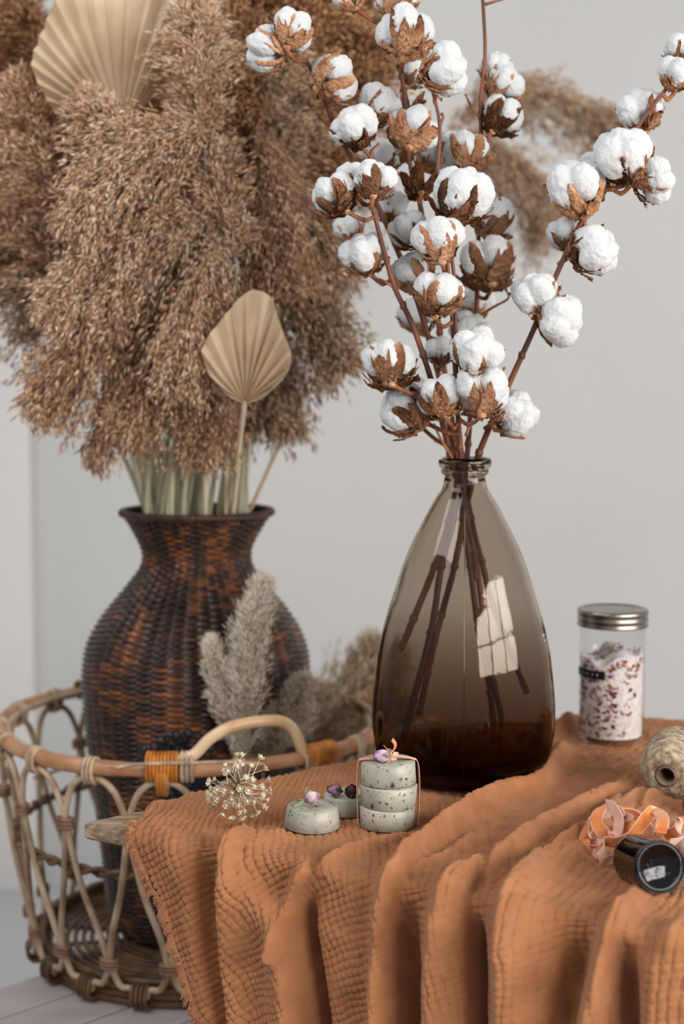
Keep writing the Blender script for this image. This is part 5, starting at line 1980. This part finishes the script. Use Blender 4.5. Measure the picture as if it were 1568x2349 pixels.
for (x0, y0, x1, y1, rr) in [(1497, 1975, 1495.5, 1977, .00035), (1487, 1983, 1488, 1986, .0004), (1499, 1983, 1498, 1985, .0003), (1490, 1988, 1492, 1992, .0003), (1484, 1996, 1489, 1997, .0003), (1482, 2000, 1488, 2002, .0003),
                             (1481, 2004, 1487, 2005, .0003), (1482, 2010, 1491, 2004, .0005), (1510, 1993, 1519, 1996, .0008), (1507, 2003, 1506, 1999, .0003), (1512, 2004, 1511, 1999, .0003), (1516, 2004, 1515, 2000, .0003), (1509, 1999, 1514, 1998, .0003),
                             (1530, 2003, 1530, 2006, .00032), (1538, 2003, 1537, 2006, .00032), (1533, 2009, 1532, 2010, .00032), (1527, 2014, 1525, 2016, .00032), (1534, 2006, 1534, 2007, .0003)]:
    a, b = base_xy(x0, y0), base_xy(x1, y1)
    a.z = .0052 * (1 - (math.hypot(a.x, a.y) / rbt / .82) ** 2) - .0002
    b.z = .0052 * (1 - (math.hypot(b.x, b.y) / rbt / .82) ** 2) - .0002
    tube(em, [a, b], rr, 6)
emo = put('embossed_marks', mesh_np('embossed_marks', np.array(em.v), em.f), mat('embossed_glass', srgb(70, 88, 90), rough=.1, spec=.9, coat=1.0), bottle, Mbt)

# part of an amber bottle and a pale stone leaving the picture at the right
c = P(1583, 1822, 1.43)
c.z = ZC + .0125
b2 = thing('amber_bottle', tuple(c), 'edge of an amber glass bottle under the twine spool at the right picture edge', 'bottle')
M_amb = mat('amber_glass', srgb(92, 40, 12), rough=.08, spec=.8, coat=1.0)
V, F = lathe(dens([(.0003, 0), (.010, 0), (.0118, .0015), (.0120, .004), (.0120, .034), (.0105, .039), (.006, .042), (.006, .047)], 3), 48)
put('body', mesh_np('body', V, F), M_amb, b2, axis_matrix(c, (.8, .55, 0)))
V, F = lathe([(.0003, .047), (.0078, .047), (.0080, .049), (.0080, .058), (.0072, .060), (.0003, .060)], 36)
put('cap', mesh_np('cap', V, F), mat('black_cap', srgb(22, 20, 20), rough=.4), b2, axis_matrix(c, (.8, .55, 0)))
c = P(1592, 1925, 1.30)
c.z = ZC + .0135
V, F = lathe(dens([(.0003, -.013), (.010, -.011), (.0165, -.002), (.0160, .006), (.009, .012), (.0003, .0135)], 4), 40, (0, 0, 0), lambda a, z: .03 * math.sin(3 * a))
o = put('soap_nugget', mesh_np('soap_nugget', V, F), mat('pale_soap', srgb(206, 190, 190), srgb(226, 214, 212), 40, rough=.5, sss=.3), None, Matrix.Translation(c))
tag(o, 'whitish rounded lump cut by the right picture edge, behind the ribbon loop', 'soap')

# ------------------------------------------------------------------ curled velvet ribbon
M_vo = mat('velvet_orange', srgb(204, 110, 46), srgb(222, 136, 70), 90, rough=.85, sheen=.7, spec=.1, bump=.3, bscale=500)
curl = thing('curled_ribbon', tuple(G(1420, 1960, ZC + .001)), 'curled apricot velvet ribbon with pink satin back lying beside the dark bottle', 'ribbon')


def c8(x, y, Y, up=(0, 0, 1)):
    return P(1280 + x / 3.173, 1340 + y / 3.173, Y)


def band(pts, wd, width=.0098):
    """two-faced ribbon: velvet one side, satin the other"""
    sp_ = spline([tuple(c8(x, y, Y)) for x, y, Y in pts], 8)
    sp_[:, 2] = np.maximum(sp_[:, 2], ZC + .006)
    wdn = spline(wd, max(1, int(math.ceil((len(sp_) - 1) / (len(wd) - 1)))))
    wdi = np.stack([np.interp(np.linspace(0, 1, len(sp_)), np.linspace(0, 1, len(wdn)), wdn[:, k]) for k in range(3)], -1)
    return sp_, wdi, width


def two_face(name_pts, wd, width=.0098):
    sp_, wdi, w = band(name_pts, wd, width * 1.12)
    T, _, _ = frames(sp_)
    wn_ = wdi - T * (wdi * T).sum(1)[:, None]
    wn_ /= np.linalg.norm(wn_, axis=1)[:, None]
    N = np.cross(T, wn_)
    mb = MB()
    ribbon_strip(mb, sp_ + N * .00035, wdi, w * .86, .0007)
    a = mobj('velvet_face', mb, M_vo, curl, False)
    mb = MB()
    ribbon_strip(mb, sp_ - N * .0003, wdi, w, .0006)
    b = mobj('satin_back', mb, M_ribbon_tail, curl, False)


Zu = (0, -.25, 1)
# the long strand: small curl at the lower left, rising to the right arch and down to the bottle
two_face([(440, 1935, 1.305), (468, 1985, 1.30), (430, 2030, 1.29), (352, 2020, 1.285), (318, 1950, 1.285), (345, 1880, 1.29), (430, 1880, 1.285), (520, 1850, 1.28), (590, 1770, 1.28), (650, 1690, 1.285), (705, 1650, 1.29), (755, 1690, 1.275), (755, 1760, 1.262), (740, 1810, 1.262)],
         [(.9, -.4, .5), (.9, -.3, .4), (.5, -.2, 1), (.3, -.5, 1), (.5, -.5, .9), (.1, -.4, 1), (-.1, -.3, 1), (-.3, -.2, 1), (-.5, 0, .9), (-.7, .2, .6), (.3, .1, .1), (.9, .2, .2), (1, .2, .1), (1, .2, 0)], .0105)
# the tall ring
two_face([(470, 1700, 1.325), (430, 1640, 1.33), (360, 1615, 1.335), (300, 1650, 1.33), (275, 1720, 1.32), (310, 1790, 1.31), (385, 1825, 1.30), (430, 1790, 1.295), (440, 1710, 1.295), (405, 1635, 1.30), (350, 1605, 1.31)],
         [(.5, -.6, .3), (.4, -.7, .3), (.2, -.9, .2), (.8, -.5, .1), (1, -.4, 0), (.9, -.4, .3), (.3, -.7, .6), (.5, -.6, 0), (.6, -.8, 0), (.5, -.8, .2), (.3, -.8, .4)], .0105)
# loops lying at the left
two_face([(375, 1660, 1.345), (300, 1690, 1.345), (215, 1730, 1.34), (190, 1800, 1.33), (185, 1870, 1.32), (225, 1920, 1.31), (290, 1900, 1.305), (310, 1840, 1.31), (255, 1820, 1.315), (215, 1870, 1.32)],
         [Zu, Zu, (.3, -.3, 1), (.6, -.4, .6), (.8, -.5, .4), (.5, -.6, .6), (.3, -.6, .6), (.7, -.5, .5), (.6, -.6, .5), (.8, -.5, .2)], .0095)
two_face([(395, 1680, 1.36), (470, 1665, 1.36), (560, 1680, 1.355), (620, 1730, 1.345), (690, 1800, 1.33)], [Zu, Zu, Zu, Zu, Zu], .0100)
two_face([(385, 1800, 1.315), (450, 1775, 1.305), (520, 1755, 1.30), (538, 1725, 1.31), (500, 1710, 1.325), (400, 1730, 1.335)], [Zu, Zu, Zu, Zu, Zu, Zu], .0105)
two_face([(280, 1990, 1.30), (250, 1960, 1.31), (300, 1930, 1.315)], [Zu, Zu, Zu], .008)
# right-hand part with the loop at the picture edge
two_face([(790, 1810, 1.33), (850, 1790, 1.33), (900, 1770, 1.325), (905, 1715, 1.325), (880, 1705, 1.32), (872, 1760, 1.31), (905, 1830, 1.30), (880, 1880, 1.29), (810, 1890, 1.285), (770, 1870, 1.285)] if False else
         [(770, 1830, 1.34), (840, 1805, 1.335), (885, 1790, 1.325), (878, 1730, 1.315), (905, 1700, 1.31), (945, 1730, 1.305), (935, 1810, 1.30), (880, 1865, 1.295), (800, 1880, 1.29)],
         [Zu, Zu, Zu, (.5, -.3, .8), (1, -.3, .2), (.6, -.5, .4), (.3, -.5, .8), (.2, -.6, .9), (.2, -.6, .9)], .0095)
